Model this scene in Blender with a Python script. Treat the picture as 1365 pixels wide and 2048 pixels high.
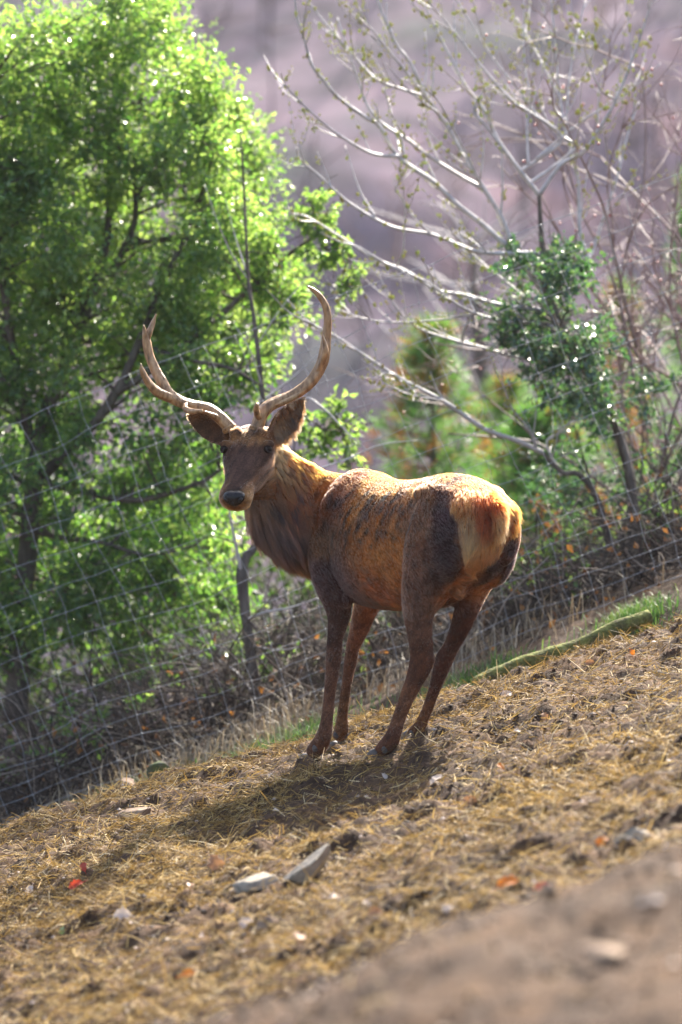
import bpy, math, random
import numpy as np
from mathutils import Vector

for _o in list(bpy.data.objects):
    bpy.data.objects.remove(_o, do_unlink=True)
SC = bpy.context.scene
COL = SC.collection
R = math.radians

# ---------------------------------------------------------------- camera
CAM_Z = 1.05
FPX = 7005.0                      # focal length in photograph pixels
cam_d = bpy.data.cameras.new('camera')
cam = bpy.data.objects.new('camera', cam_d)
COL.objects.link(cam)
cam.location = (0, 0, CAM_Z)
cam.rotation_euler = (R(90), 0, 0)
cam_d.sensor_fit = 'VERTICAL'
cam_d.sensor_height = 36.0
cam_d.lens = 36.0 * FPX / 2048.0
cam_d.clip_start = 0.1
cam_d.clip_end = 3000
cam_d.dof.use_dof = True
cam_d.dof.focus_distance = 15.0
cam_d.dof.aperture_fstop = 2.0
SC.camera = cam

# ---------------------------------------------------------------- sky, sun, exposure
SUN_AZ, SUN_EL = 21.0, 42.0       # degrees right of the view direction, above the horizon
w = bpy.data.worlds.new('World'); SC.world = w; w.use_nodes = True
nt = w.node_tree
bg = nt.nodes['Background']
sky = nt.nodes.new('ShaderNodeTexSky')
sky.sky_type = 'NISHITA'; sky.sun_disc = False
sky.sun_elevation = R(SUN_EL); sky.sun_rotation = R(SUN_AZ)
sky.dust_density = 3.0; sky.ozone_density = 0.6
nt.links.new(sky.outputs[0], bg.inputs[0])
bg.inputs[1].default_value = 0.10
sl = bpy.data.lights.new('sun', 'SUN'); sl.energy = 5.0; sl.angle = R(1.5)
sl.color = (1.0, 0.92, 0.80)
sun = bpy.data.objects.new('sun', sl); COL.objects.link(sun)
_d = Vector((math.sin(R(SUN_AZ)) * math.cos(R(SUN_EL)), math.cos(R(SUN_AZ)) * math.cos(R(SUN_EL)), math.sin(R(SUN_EL))))
sun.rotation_euler = _d.to_track_quat('Z', 'Y').to_euler()
sun.location = (6, 30, 30)
SC.view_settings.view_transform = 'Standard'
SC.view_settings.look = 'None'
SC.view_settings.exposure = 2.15
SC.view_settings.gamma = 1.0
SC.cycles.use_denoising = True
SC.cycles.max_bounces = 7
SC.cycles.diffuse_bounces = 3
SC.cycles.glossy_bounces = 2
SC.cycles.transmission_bounces = 4
SC.cycles.transparent_max_bounces = 6
SC.cycles.caustics_reflective = False
SC.cycles.caustics_refractive = False
SC.cycles.sample_clamp_indirect = 6.0
try:
    SC.cycles_curves.shape = 'RIBBONS'
    SC.cycles_curves.subdivisions = 2
except Exception:
    pass

# ---------------------------------------------------------------- helpers
rng = np.random.default_rng(7)
random.seed(7)

def P(px, py, y):
    """world point at depth y of a place measured on the photograph"""
    return np.array([(px - 682.5) / FPX * y, y, CAM_Z - (py - 1024.0) / FPX * y])

def sstep(a, b, x):
    t = np.clip((x - a) / (b - a), 0, 1)
    return t * t * (3 - 2 * t)

_perm = np.random.default_rng(11).random((256, 256))
def vnoise(x, y):
    x = np.asarray(x, float); y = np.asarray(y, float)
    xi = np.floor(x).astype(int); yi = np.floor(y).astype(int)
    fx = x - xi; fy = y - yi
    fx = fx * fx * (3 - 2 * fx); fy = fy * fy * (3 - 2 * fy)
    a = _perm[xi & 255, yi & 255]; b = _perm[(xi + 1) & 255, yi & 255]
    c = _perm[xi & 255, (yi + 1) & 255]; d = _perm[(xi + 1) & 255, (yi + 1) & 255]
    return (a * (1 - fx) + b * fx) * (1 - fy) + (c * (1 - fx) + d * fx) * fy - 0.5

def fbm(x, y, oct=4, gain=0.5):
    s = 0; a = 1.0
    for k in range(oct):
        s = s + a * vnoise(x * 2 ** k + 17.3 * k, y * 2 ** k + 5.1 * k); a *= gain
    return s

def norm(v):
    v = np.asarray(v, float)
    return v / np.maximum(np.linalg.norm(v, axis=-1, keepdims=True), 1e-9)

def make_mesh(name, verts, faces, smooth=True):
    """faces: list of (n,k) int arrays"""
    me = bpy.data.meshes.new(name)
    verts = np.ascontiguousarray(verts, dtype=np.float32)
    me.vertices.add(len(verts)); me.vertices.foreach_set('co', verts.ravel())
    loops = np.concatenate([f.ravel() for f in faces]).astype(np.int32)
    tot = np.concatenate([np.full(len(f), f.shape[1], np.int32) for f in faces])
    start = np.concatenate([[0], np.cumsum(tot)[:-1]]).astype(np.int32)
    me.loops.add(len(loops)); me.loops.foreach_set('vertex_index', loops)
    me.polygons.add(len(tot)); me.polygons.foreach_set('loop_start', start); me.polygons.foreach_set('loop_total', tot)
    me.polygons.foreach_set('use_smooth', np.full(len(tot), smooth, bool))
    me.update(calc_edges=True); me.validate()
    return me

class MB:
    def __init__(self): self.v = []; self.f = []; self.n = 0; self.a = []
    def add(self, v, f, a=None):
        v = np.asarray(v, float)
        self.v.append(v)
        for q in (f if isinstance(f, list) else [f]):
            self.f.append(np.asarray(q, int) + self.n)
        self.n += len(v)
        self.a.append(np.full(len(v), 0.5) if a is None else np.broadcast_to(np.asarray(a, float), (len(v),)))
    def build(self, name, mat, parent=None, smooth=True, tint=False):
        by = {}
        for q in self.f: by.setdefault(q.shape[1], []).append(q)
        me = make_mesh(name, np.concatenate(self.v), [np.concatenate(q) for q in by.values()], smooth)
        if tint:
            at = me.attributes.new('tint', 'FLOAT', 'POINT')
            at.data.foreach_set('value', np.concatenate(self.a).astype(np.float32))
        return link(name, me, mat, parent)

def link(name, me, mat, parent=None):
    o = bpy.data.objects.new(name, me); COL.objects.link(o)
    if mat is not None: me.materials.append(mat)
    if parent is not None:
        o.parent = parent
        o.matrix_parent_inverse = parent.matrix_world.inverted()
    return o

def tag(o, label=None, cat=None, group=None, kind=None):
    for k, v in (('label', label), ('category', cat), ('group', group), ('kind', kind)):
        if v: o[k] = v
    return o

def empty(name, loc, label=None, cat=None, group=None):
    o = bpy.data.objects.new(name, None); COL.objects.link(o)
    o.location = tuple(float(c) for c in loc); o.empty_display_size = 0.1
    bpy.context.view_layer.update() if False else None
    from mathutils import Matrix
    o.matrix_world = Matrix.Translation(o.location)
    return tag(o, label, cat, group)

def smooth_path(pts, rad, n):
    pts = np.asarray(pts, float); rad = np.asarray(rad, float)
    if len(pts) < 3:
        t = np.linspace(0, 1, n)[:, None]
        return pts[0] * (1 - t) + pts[-1] * t, np.interp(t[:, 0], np.linspace(0, 1, len(rad)), rad)
    p = np.vstack([2 * pts[0] - pts[1], pts, 2 * pts[-1] - pts[-2]])
    T = np.linspace(0, len(pts) - 1 - 1e-6, n); i = T.astype(int); t = (T - i)[:, None]
    p0, p1, p2, p3 = p[i], p[i + 1], p[i + 2], p[i + 3]
    q = 0.5 * (2 * p1 + (p2 - p0) * t + (2 * p0 - 5 * p1 + 4 * p2 - p3) * t ** 2 + (3 * p1 - p0 - 3 * p2 + p3) * t ** 3)
    return q, np.interp(T, np.arange(len(rad)), rad)

def tube(pts, rad, seg=6, cap=True):
    """closed tube through the points, radius per point"""
    pts = np.asarray(pts, float); n = len(pts)
    rad = np.broadcast_to(np.asarray(rad, float), (n,))
    tan = norm(np.gradient(pts, axis=0))
    ref = np.array([0.31, 0.93, 0.17])
    e1 = norm(np.cross(tan, ref)); e2 = np.cross(tan, e1)
    a = np.linspace(0, 2 * np.pi, seg, endpoint=False)
    ring = np.cos(a)[None, :, None] * e1[:, None] + np.sin(a)[None, :, None] * e2[:, None]
    v = (pts[:, None] + ring * rad[:, None, None]).reshape(-1, 3)
    k = np.arange(seg); i = np.arange(n - 1)[:, None]
    f = np.stack([i * seg + k, i * seg + (k + 1) % seg, (i + 1) * seg + (k + 1) % seg, (i + 1) * seg + k], -1).reshape(-1, 4)
    fs = [f]
    if cap:
        v = np.vstack([v, pts[0], pts[-1]])
        b = n * seg
        fs.append(np.concatenate([np.stack([np.full(seg, b), (k + 1) % seg, k], -1),
                                  np.stack([np.full(seg, b + 1), (n - 1) * seg + k, (n - 1) * seg + (k + 1) % seg], -1)]))
    return v, fs

def loft(rings, cap=True):
    """rings: (n, seg, 3) closed loft"""
    rings = np.asarray(rings, float); n, seg, _ = rings.shape
    v = rings.reshape(-1, 3)
    k = np.arange(seg); i = np.arange(n - 1)[:, None]
    f = np.stack([i * seg + k, i * seg + (k + 1) % seg, (i + 1) * seg + (k + 1) % seg, (i + 1) * seg + k], -1).reshape(-1, 4)
    fs = [f]
    if cap:
        v = np.vstack([v, rings[0].mean(0), rings[-1].mean(0)]); b = n * seg
        fs.append(np.concatenate([np.stack([np.full(seg, b), (k + 1) % seg, k], -1),
                                  np.stack([np.full(seg, b + 1), (n - 1) * seg + k, (n - 1) * seg + (k + 1) % seg], -1)]))
    return v, fs

def resample(rows, n):
    """Catmull-Rom through rows of numbers"""
    rows = np.asarray(rows, float)
    q, _ = smooth_path(rows, np.zeros(len(rows)), n) if rows.shape[1] == 3 else (None, None)
    if q is not None: return q
    p = np.vstack([2 * rows[0] - rows[1], rows, 2 * rows[-1] - rows[-2]])
    T = np.linspace(0, len(rows) - 1 - 1e-6, n); i = T.astype(int); t = (T - i)[:, None]
    p0, p1, p2, p3 = p[i], p[i + 1], p[i + 2], p[i + 3]
    return 0.5 * (2 * p1 + (p2 - p0) * t + (2 * p0 - 5 * p1 + 4 * p2 - p3) * t ** 2 + (3 * p1 - p0 - 3 * p2 + p3) * t ** 3)

# ---------------------------------------------------------------- materials
def material(name):
    m = bpy.data.materials.new(name); m.use_nodes = True
    n = m.node_tree
    return m, n, n.nodes['Principled BSDF'], n.nodes['Material Output']

def node(n, typ, **kw):
    x = n.nodes.new(typ)
    for k, v in kw.items():
        if k.startswith('i_'): x.inputs[k[2:].replace('_', ' ')].default_value = v
        else: setattr(x, k, v)
    return x

def ramp(n, fac, stops):
    r = n.nodes.new('ShaderNodeValToRGB')
    cr = r.color_ramp
    while len(cr.elements) < len(stops): cr.elements.new(0.5)
    for e, (p, c) in zip(cr.elements, stops):
        e.position = p; e.color = (*c, 1)
    n.links.new(fac, r.inputs[0])
    return r.outputs[0]

def noise_mat(name, stops, scale=8, detail=6, rough=0.9, bump=0.0, bscale=None, bdist=0.01, dist=0.0, spec=0.3, stretch=None):
    m, n, b, o = material(name)
    tc = node(n, 'ShaderNodeTexCoord')
    co = tc.outputs['Object']
    if stretch:
        mp = node(n, 'ShaderNodeMapping'); mp.inputs['Scale'].default_value = stretch
        n.links.new(co, mp.inputs[0]); co = mp.outputs[0]
    t = node(n, 'ShaderNodeTexNoise'); t.inputs['Scale'].default_value = scale; t.inputs['Detail'].default_value = detail
    t.inputs['Distortion'].default_value = dist; t.inputs['Roughness'].default_value = 0.65
    n.links.new(co, t.inputs['Vector'])
    n.links.new(ramp(n, t.outputs['Fac'], stops), b.inputs['Base Color'])
    b.inputs['Roughness'].default_value = rough
    b.inputs['Specular IOR Level'].default_value = spec
    if bump:
        t2 = node(n, 'ShaderNodeTexNoise'); t2.inputs['Scale'].default_value = bscale or scale * 4; t2.inputs['Detail'].default_value = 5
        n.links.new(co, t2.inputs['Vector'])
        bp = node(n, 'ShaderNodeBump'); bp.inputs['Strength'].default_value = bump; bp.inputs['Distance'].default_value = bdist
        n.links.new(t2.outputs['Fac'], bp.inputs['Height']); n.links.new(bp.outputs[0], b.inputs['Normal'])
    return m

def leaf_mat(name, stops, trans, tfac=0.45, rough=0.35, spec=0.5, coat_w=0.0):
    """two-sided leaf: glossy skin over a body that lets light through; 'tint' varies leaf by leaf"""
    m, n, b, o = material(name)
    at = node(n, 'ShaderNodeAttribute', attribute_name='tint')
    c = ramp(n, at.outputs['Fac'], stops)
    n.links.new(c, b.inputs['Base Color'])
    b.inputs['Roughness'].default_value = rough; b.inputs['Specular IOR Level'].default_value = spec
    b.inputs['Coat Weight'].default_value = coat_w; b.inputs['Coat Roughness'].default_value = .2
    tr = node(n, 'ShaderNodeBsdfTranslucent')
    n.links.new(ramp(n, at.outputs['Fac'], trans), tr.inputs[0])
    mx = node(n, 'ShaderNodeMixShader'); mx.inputs[0].default_value = tfac
    n.links.new(b.outputs[0], mx.inputs[1]); n.links.new(tr.outputs[0], mx.inputs[2])
    n.links.new(mx.outputs[0], o.inputs['Surface'])
    return m

def stems(mb, pts, rad, n=12, seg=6, a=None):
    q, r = smooth_path(pts, rad, n)
    v, f = tube(q, r, seg)
    mb.add(v, f, a)
    return q, r

# height of the slope the stag stands on, the ditch behind it and the fall beyond the fence
def H(x, y, fine=True):
    x = np.asarray(x, float); y = np.asarray(y, float)
    xs = np.where(np.abs(x) < 2.5, x, np.sign(x) * (2.5 + 5 * np.tanh((np.abs(x) - 2.5) / 5)))
    z = 0.30 * xs + 0.07 * (np.minimum(y, 19) - 15)
    z = z + 0.62 * sstep(2.5, 6.3, y) * (1 - sstep(7.3, 9.3, y))                     # near bank
    z = z + (0.06 * np.clip(xs, -2, 2)) * sstep(5, 6.5, y) * (1 - sstep(7.3, 9.3, y))
    z = z - (0.17 - 0.075 * np.clip(xs, -3, 3)) * sstep(15.8, 17.0, y)
    z = z - 0.20 * np.exp(-((y - 16.75) / 0.38) ** 2)
    z = z - 0.22 * np.maximum(y - 19.5, 0) ** 1.12
    if fine:
        k = np.exp(-np.maximum(y - 17, 0) * 0.3)
        z = z + 0.035 * fbm(x * 1.3 + 3, y * 1.3, 3) * k + 0.05 * fbm(x * 4.1, y * 4.1 + 9, 4) * k
        far = np.clip((np.maximum(y, 0) - 22) / 40, 0, 1)
        z = z + far * 3 * fbm(x * 0.05, y * 0.05, 3)
    return z
# ================================================================ ground
def axis(*parts):
    return np.unique(np.concatenate([np.linspace(a, b, n) for a, b, n in parts]))
gx = axis((-60, -8, 14), (-8, -2.2, 40), (-2.2, 2.2, 250), (2.2, 8, 40), (8, 60, 14))
gy = axis((-6, 5, 24), (5, 9, 90), (9, 16.6, 400), (16.6, 20, 60), (20, 70, 60))
X, Y = np.meshgrid(gx, gy)
nx, ny = len(gx), len(gy)
def clods(x, y):
    k = (.14 + .86 * sstep(8.0, 9.6, y)) * sstep(4, 6, y) * (1 - sstep(16.4, 17.5, y)) * (1 - sstep(2.2, 3.2, np.abs(x)))
    for fx, fy in ((-.15, 15.26), (-.11, 15.2), (.135, 14.67), (.185, 14.61), (-.025, 15.57), (-.005, 15.5), (.285, 14.98), (.31, 14.92)):
        k = k * (1 - .9 * np.exp(-((x - fx) ** 2 + (y - fy) ** 2) / .06 ** 2))
    return k * (0.050 * fbm(x * 12, y * 12, 3, .6) + 0.030 * np.maximum(fbm(x * 27 + 40, y * 27, 2), 0))
def HG(x, y): return H(x, y) + clods(np.asarray(x, float), np.asarray(y, float))
v = np.stack([X, Y, HG(X, Y)], -1).reshape(-1, 3)
i = (np.arange(ny - 1)[:, None] * nx + np.arange(nx - 1)[None])
f = np.stack([i, i + 1, i + nx + 1, i + nx], -1).reshape(-1, 4)
msoil, n, b, o = material('soil')
tc_ = node(n, 'ShaderNodeTexCoord')
t1 = node(n, 'ShaderNodeTexNoise'); t1.inputs['Scale'].default_value = 3.2; t1.inputs['Detail'].default_value = 9; t1.inputs['Roughness'].default_value = .7
t2 = node(n, 'ShaderNodeTexNoise'); t2.inputs['Scale'].default_value = 70; t2.inputs['Detail'].default_value = 6; t2.inputs['Roughness'].default_value = .7
for t in (t1, t2): n.links.new(tc_.outputs['Object'], t.inputs['Vector'])
c1 = ramp(n, t1.outputs['Fac'], [(.30, (.026, .014, .008)), (.48, (.062, .034, .019)), (.62, (.125, .070, .036)), (.78, (.20, .12, .062))])
mx = node(n, 'ShaderNodeMix', data_type='RGBA', blend_type='MULTIPLY'); mx.inputs[0].default_value = 1
n.links.new(c1, mx.inputs[6]); n.links.new(ramp(n, t2.outputs['Fac'], [(.3, (.35, .33, .32)), (.55, (1, 1, 1)), (.75, (1.5, 1.35, 1.15))]), mx.inputs[7])
n.links.new(mx.outputs[2], b.inputs['Base Color']); b.inputs['Roughness'].default_value = .9; b.inputs['Specular IOR Level'].default_value = .2
bp = node(n, 'ShaderNodeBump'); bp.inputs['Strength'].default_value = .9; bp.inputs['Distance'].default_value = .012
n.links.new(t2.outputs['Fac'], bp.inputs['Height']); n.links.new(bp.outputs[0], b.inputs['Normal'])
ground = link('ground', make_mesh('ground', v, [f]), msoil)
tag(ground, 'straw-strewn brown earth slope rising to one side', kind='structure')

def gnormal(x, y):
    e = .03
    dx = (HG(x + e, y) - HG(x - e, y)) / (2 * e); dy = (HG(x, y + e) - HG(x, y - e)) / (2 * e)
    return norm(np.stack([-dx, -dy, np.ones_like(dx)], -1))

# ---- straw: loose stems, thick in drifts and thin where the mud shows
def straw_cover(x, y): return np.clip(.40 + 2.4 * fbm(x * 1.3 + 20, y * 1.6, 5, .7), .18, 1.0)
sr = np.random.default_rng(3)
def scatter(n, x0, x1, y0, y1, cover):
    x = sr.uniform(x0, x1, n); y = sr.uniform(y0, y1, n)
    k = sr.random(n) < cover(x, y)
    return x[k], y[k]
xs_, ys_ = [], []
for (n_, a, b_, c, d, g) in [(185000, -2.1, 2.1, 12.2, 16.25, 1), (62000, -1.9, 1.9, 9.0, 12.2, 1), (3000, -.8, 1.6, 5.0, 9.0, .35)]:
    x, y = scatter(n_, a, b_, c, d, lambda x, y: straw_cover(x, y) * g)
    for fx, fy in ((-.15, 15.26), (.135, 14.67), (-.025, 15.57), (.285, 14.98)):
        q_ = (np.hypot((x - fx) / .09, (y - fy) / .12) > 1) | (sr.random(len(x)) < .12); x, y = x[q_], y[q_]
    xs_.append(x); ys_.append(y)
x = np.concatenate(xs_); y = np.concatenate(ys_); N = len(x)
nn = gnormal(x, y)
yaw = sr.normal(.35, .9, N) + np.pi * (sr.random(N) < .5)
d = np.stack([np.cos(yaw), np.sin(yaw), np.zeros(N)], -1); d = norm(d - nn * (d * nn).sum(1, keepdims=True))
up = np.abs(sr.normal(0, .20, N)); st = sr.random(N) < .025; up[st] = sr.uniform(.4, 1.3, st.sum())
d = norm(d + nn * up[:, None])
ln = np.clip(sr.lognormal(-3.15, .5, N), .012, .16); wd = sr.uniform(.0009, .0020, N)
base = np.stack([x, y, HG(x, y)], -1) + nn * (sr.uniform(-.004, .016, N))[:, None]
side = norm(np.cross(d, nn + sr.normal(0, .5, (N, 3))))
bend = norm(np.cross(side, d)) * (sr.normal(0, .10, N) * ln)[:, None]
mid = base + d * (ln * .5)[:, None] + bend; tip = base + d * ln[:, None]
sv = np.stack([base - side * wd[:, None], base + side * wd[:, None], mid - side * wd[:, None], mid + side * wd[:, None], tip - side * wd[:, None] * .6, tip + side * wd[:, None] * .6], 1).reshape(-1, 3)
j = np.arange(N)[:, None] * 6
sf = np.concatenate([j + np.array([0, 1, 3, 2]), j + np.array([2, 3, 5, 4])])
mb = MB(); mb.add(sv, sf, np.repeat(np.clip(sr.normal(.43, .30, N) + .25 * fbm(x * .9, y * .9, 3), 0, 1), 6))
mstraw = leaf_mat('straw', [(0, (.04, .024, .013)), (.3, (.15, .09, .035)), (.6, (.33, .21, .068)), (.85, (.52, .37, .14)), (1, (.70, .57, .34))],
                  [(0, (.06, .04, .02)), (.5, (.42, .26, .07)), (1, (.60, .44, .16))], .25, .65, .15)
tag(mb.build('straw', mstraw, smooth=False, tint=True), 'loose golden straw lying over the muddy slope', 'straw', kind='stuff')

# ---- crumbs of dung, bark and pale chips
N = 9000
x = sr.uniform(-1.9, 1.9, N); y = sr.uniform(6.0, 16.2, N)
sz = np.clip(sr.lognormal(-4.9, .5, N), .003, .025)
oct_v = np.array([[1, 0, 0], [-1, 0, 0], [0, 1, 0], [0, -1, 0], [0, 0, 1], [0, 0, -1]], float)
oct_f = np.array([[0, 2, 4], [2, 1, 4], [1, 3, 4], [3, 0, 4], [2, 0, 5], [1, 2, 5], [3, 1, 5], [0, 3, 5]])
def octs(c, r, jit=.35, gen=sr):
    c = np.asarray(c); n_ = len(c); r = np.asarray(r)
    r = r[:, None, None] if r.ndim == 1 else r[:, None]
    vv = c[:, None] + oct_v[None] * r * gen.uniform(1 - jit, 1 + jit, (n_, 6, 3))
    return vv.reshape(-1, 3), (np.arange(n_)[:, None, None] * 6 + oct_f[None]).reshape(-1, 3)
sz = np.minimum(sz, .009)
vv, ff = octs(np.stack([x, y, HG(x, y) + sz * .4], -1), np.stack([sz * 1.3, sz * 1.2, sz * .8], -1), .5)
mb = MB(); mb.add(vv, ff, np.repeat(sr.random(N) ** 2.6, 6))
mcr = leaf_mat('crumbs', [(0, (.03, .018, .012)), (.5, (.09, .055, .032)), (.8, (.22, .16, .10)), (1, (.6, .5, .45))], [(0, (.02, .01, .01)), (1, (.1, .08, .05))], .02, .8, .25)
tag(mb.build('soil_crumbs', mcr, smooth=False, tint=True), 'crumbs of mud, bark and pale chips on the slope', 'soil', kind='stuff')

def ground_at(px, py, lo=9.3, hi=16.2):
    ys = np.linspace(lo, hi, 500); z = CAM_Z - (py - 1024) / FPX * ys; xx = (px - 682.5) / FPX * ys
    k = np.nonzero(HG(xx, ys) >= z)[0]
    yy = ys[k[0]] if len(k) else hi
    xx = (px - 682.5) / FPX * yy
    return np.array([xx, yy, float(HG(xx, yy))])

# ---- stones: each a faceted block bedded in the soil
import bmesh
def stone(c, size, rot, mat, name, label, cat='stone', seed=1, cuts=14, group=None):
    bm = bmesh.new(); bmesh.ops.create_icosphere(bm, subdivisions=4, radius=1)
    g = np.random.default_rng(seed)
    co = np.array([v_.co for v_ in bm.verts])
    for k in range(cuts):
        nrm_ = norm(g.normal(0, 1, 3)); dd = g.uniform(.35, .7)
        ex = np.maximum(co @ nrm_ - dd, 0); co = co - nrm_ * (ex * .985)[:, None]
    co = co * (1 + .10 * fbm(co[:, 0] * 3 + co[:, 2] * 2 + seed, co[:, 1] * 3 + seed, 3)[:, None])
    co = co + norm(co) * (.03 * fbm(co[:, 0] * 14 + co[:, 2] * 9, co[:, 1] * 14, 3))[:, None]
    co = co * np.array(size)
    from mathutils import Euler
    M = np.array(Euler(rot).to_matrix())
    co = co @ M.T
    for v_, q_ in zip(bm.verts, co): v_.co = q_
    me = bpy.data.meshes.new(name); bm.to_mesh(me); bm.free()
    me.polygons.foreach_set('use_smooth', np.ones(len(me.polygons), bool))
    o = link(name, me, mat); o.location = tuple(c)
    return tag(o, label, cat, group)
mgrey = noise_mat('grey_stone', [(.3, (.13, .11, .085)), (.5, (.29, .25, .20)), (.72, (.44, .38, .30))], 14, rough=.95, bump=.6, bscale=60, bdist=.006)
mtan = noise_mat('tan_stone', [(.3, (.10, .065, .045)), (.5, (.24, .165, .115)), (.72, (.36, .27, .19))], 12, rough=.9, bump=.6, bscale=60, bdist=.006)
mmoss = noise_mat('mossy_stone', [(.35, (.10, .095, .07)), (.5, (.09, .11, .035)), (.7, (.14, .18, .03))], 9, rough=.95, bump=.8, bscale=50, bdist=.012)
c = ground_at(517, 1782); stone(c + [0, .02, .025], (.10, .065, .050), (.1, -.36, .1), mgrey, 'stone', 'low rounded grey stone beside the slanting slab', seed=3)
c = ground_at(610, 1775); stone(c + [.01, .03, .055], (.125, .08, .075), (-.25, -.66, .1), mgrey, 'stone', 'grey slab of stone tilted up out of the mud', seed=8, cuts=16)
c = ground_at(275, 1640); stone(c + [0, .03, .02], (.105, .07, .042), (0, -.30, 0), mtan, 'stone', 'reddish brown stone half buried in straw at the slope edge', seed=12)
c = ground_at(1275, 1680); stone(c + [0, .03, .01], (.085, .06, .034), (0, -.1, .2), mgrey, 'stone', 'pale flat stone lying where the straw is sunlit', seed=15)
c = P(330, 1552, 16.75); stone(c, (.13, .10, .075), (0, -.2, .3), mmoss, 'stone', 'mossy green stone in the ditch below the fence', seed=17)
c = P(250, 1575, 16.7); stone(c, (.09, .09, .06), (0, -.2, .9), mtan, 'stone', 'dark stone in the ditch next to the mossy one', seed=19)
c = ground_at(535, 1862); stone(c + [0, 0, .02], (.040, .03, .030), (0, -.5, .4), mtan, 'stone', 'small tan stone next to a pale dry leaf', seed=22)
c = ground_at(1218, 1925, 4.5, 8.4); stone(c + [0, 0, .018], (.060, .05, .018), (.12, .04, .1), mtan, 'stone', 'flat tan stone on the near earth bank', seed=25)
c = ground_at(1100, 1790, 4.5, 8.4); stone(c + [0, 0, .012], (.042, .04, .024), (.1, -.3, .1), mtan, 'stone', 'rounded brown clod on top of the near earth bank', seed=27)
c = ground_at(508, 1395, 15, 16.2)

# ---- fallen leaves
def fallen_leaf(px, py, size, mat, label, yaw, lift=.3, group=None, lo=9.3, hi=16.2, seed=0):
    g = np.random.default_rng(seed + int(px))
    c = ground_at(px, py, lo, hi); nl, nw = 9, 5
    out = np.array([.06, .45, .70, .55, .95, .75, .9, .5, .05])
    rows_ = []
    for a in range(nl):
        t = a / (nl - 1)
        for b_ in range(nw):
            s = b_ / (nw - 1) * 2 - 1
            wv = out[a] * .36 * (1 + .15 * g.normal())
            rows_.append((t - .5, s * wv, .30 * s * s * wv * 2 * lift + .22 * lift * math.sin(t * 5) + .02 * g.normal()))
    vv = np.array(rows_) * size
    cy, sy = math.cos(yaw), math.sin(yaw)
    vv = np.stack([vv[:, 0] * cy - vv[:, 1] * sy, vv[:, 0] * sy + vv[:, 1] * cy, vv[:, 2]], -1)
    nrm_ = gnormal(np.array([c[0]]), np.array([c[1]]))[0]
    nrm_ = norm(nrm_ + np.array([g.normal(0, .2), -.45, 0]))
    q_ = Vector((0, 0, 1)).rotation_difference(Vector(nrm_)); M = np.array(q_.to_matrix())
    vv = vv @ M.T
    ii = (np.arange(nl - 1)[:, None] * nw + np.arange(nw - 1)[None])
    ff = np.stack([ii, ii + 1, ii + nw + 1, ii + nw], -1).reshape(-1, 4)
    mb = MB(); mb.add(vv, ff, .5)
    stem = np.array([vv[2], vv[0] * 1.25, vv[0] * 1.6])
    mb.add(*tube(stem, [.0012, .0012, .0009], 5))
    o = mb.build('fallen_leaf', mat, smooth=True, tint=True); o.location = tuple(c + np.array([0, 0, .014 + size * .12]))
    return tag(o, label, 'leaf', group)
def lm(name, c, t): return leaf_mat(name, [(0, c), (1, c)], [(0, t), (1, t)], .35, .55, .3)
m_or = lm('leaf_orange', (.55, .17, .02), (.75, .22, .02)); m_rd = lm('leaf_red', (.38, .05, .025), (.6, .07, .02))
m_br = lm('leaf_brown', (.32, .17, .09), (.4, .2, .08)); m_pl = lm('leaf_pale', (.62, .50, .42), (.5, .4, .3)); m_gn = lm('leaf_green', (.25, .34, .18), (.3, .4, .1))
LV = [(1015, 1782, .075, m_or, 'bright orange leaf curled on the straw near the earth bank'), (168, 1752, .050, m_rd, 'red leaf lying flat among pale straw'),
      (152, 1788, .060, m_rd, 'dark red leaf with a pale chip beside it'), (432, 1748, .085, m_br, 'curled brown leaf beside the grey stones'), (872, 1574, .060, m_pl, 'pale pinkish leaf on dark mud behind the hind feet'),
      (1003, 1547, .040, m_or, 'small orange leaf on the mud'), (1205, 1698, .050, m_or, 'orange leaf beside the pale flat stone'), (940, 1612, .060, m_br, 'brown leaf standing on edge in the straw'),
      (490, 1862, .060, m_pl, 'pale dry leaf next to a small tan stone'), (750, 1840, .055, m_br, 'brown leaf between the slanting slab and the earth bank'), (125, 1872, .035, m_gn, 'round grey-green leaf in the mud'),
      (375, 1962, .050, m_or, 'orange leaf among the crossed straws'), (600, 1890, .055, m_br, 'brown leaf just downhill of the small tan stone'), (1085, 1792, .06, m_rd, 'reddish leaf beside the bright orange one'), (1265, 1318, .035, m_or, 'small orange leaf at the top edge of the slope'),
      (670, 1808, .045, m_pl, 'pale leaf right below the slanting slab'), (735, 1822, .035, m_pl, 'small pale leaf lying just uphill of a brown leaf'), (895, 1830, .04, m_pl, 'small pale leaf at the foot of the near earth bank'), (1305, 1780, .045, m_pl, 'pale leaf at the upper edge of the near earth bank'), (1330, 1710, .03, m_pl, 'tiny pale leaf beside the pale flat stone'), (1180, 1338, .05, m_br, 'curled brown leaf near the top of the slope by the log'), (60, 1795, .045, m_pl, 'pale leaf lying beyond the dark red leaf'), (245, 1843, .07, m_pl, 'long pale leaf lying flat near the grey-green leaf'),
      (700, 1398, .055, m_pl, 'pale leaf on the crest behind the forelegs'), (1013, 1402, .06, m_pl, 'whitish leaf with a dark clod on the slope by the log'), (1090, 1445, .05, m_br, 'curled brown leaf on open straw uphill of the hind feet'), (1035, 1470, .03, m_pl, 'tiny pale leaf on open straw uphill of the hind feet'), (380, 1785, .04, m_br, 'small brown leaf beside the larger curled brown one'), (540, 1560, .03, m_pl, 'small pale leaf downhill of the forefeet'), (770, 1565, .03, m_pl, 'small pale leaf just below the near hind hoof')]
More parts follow.
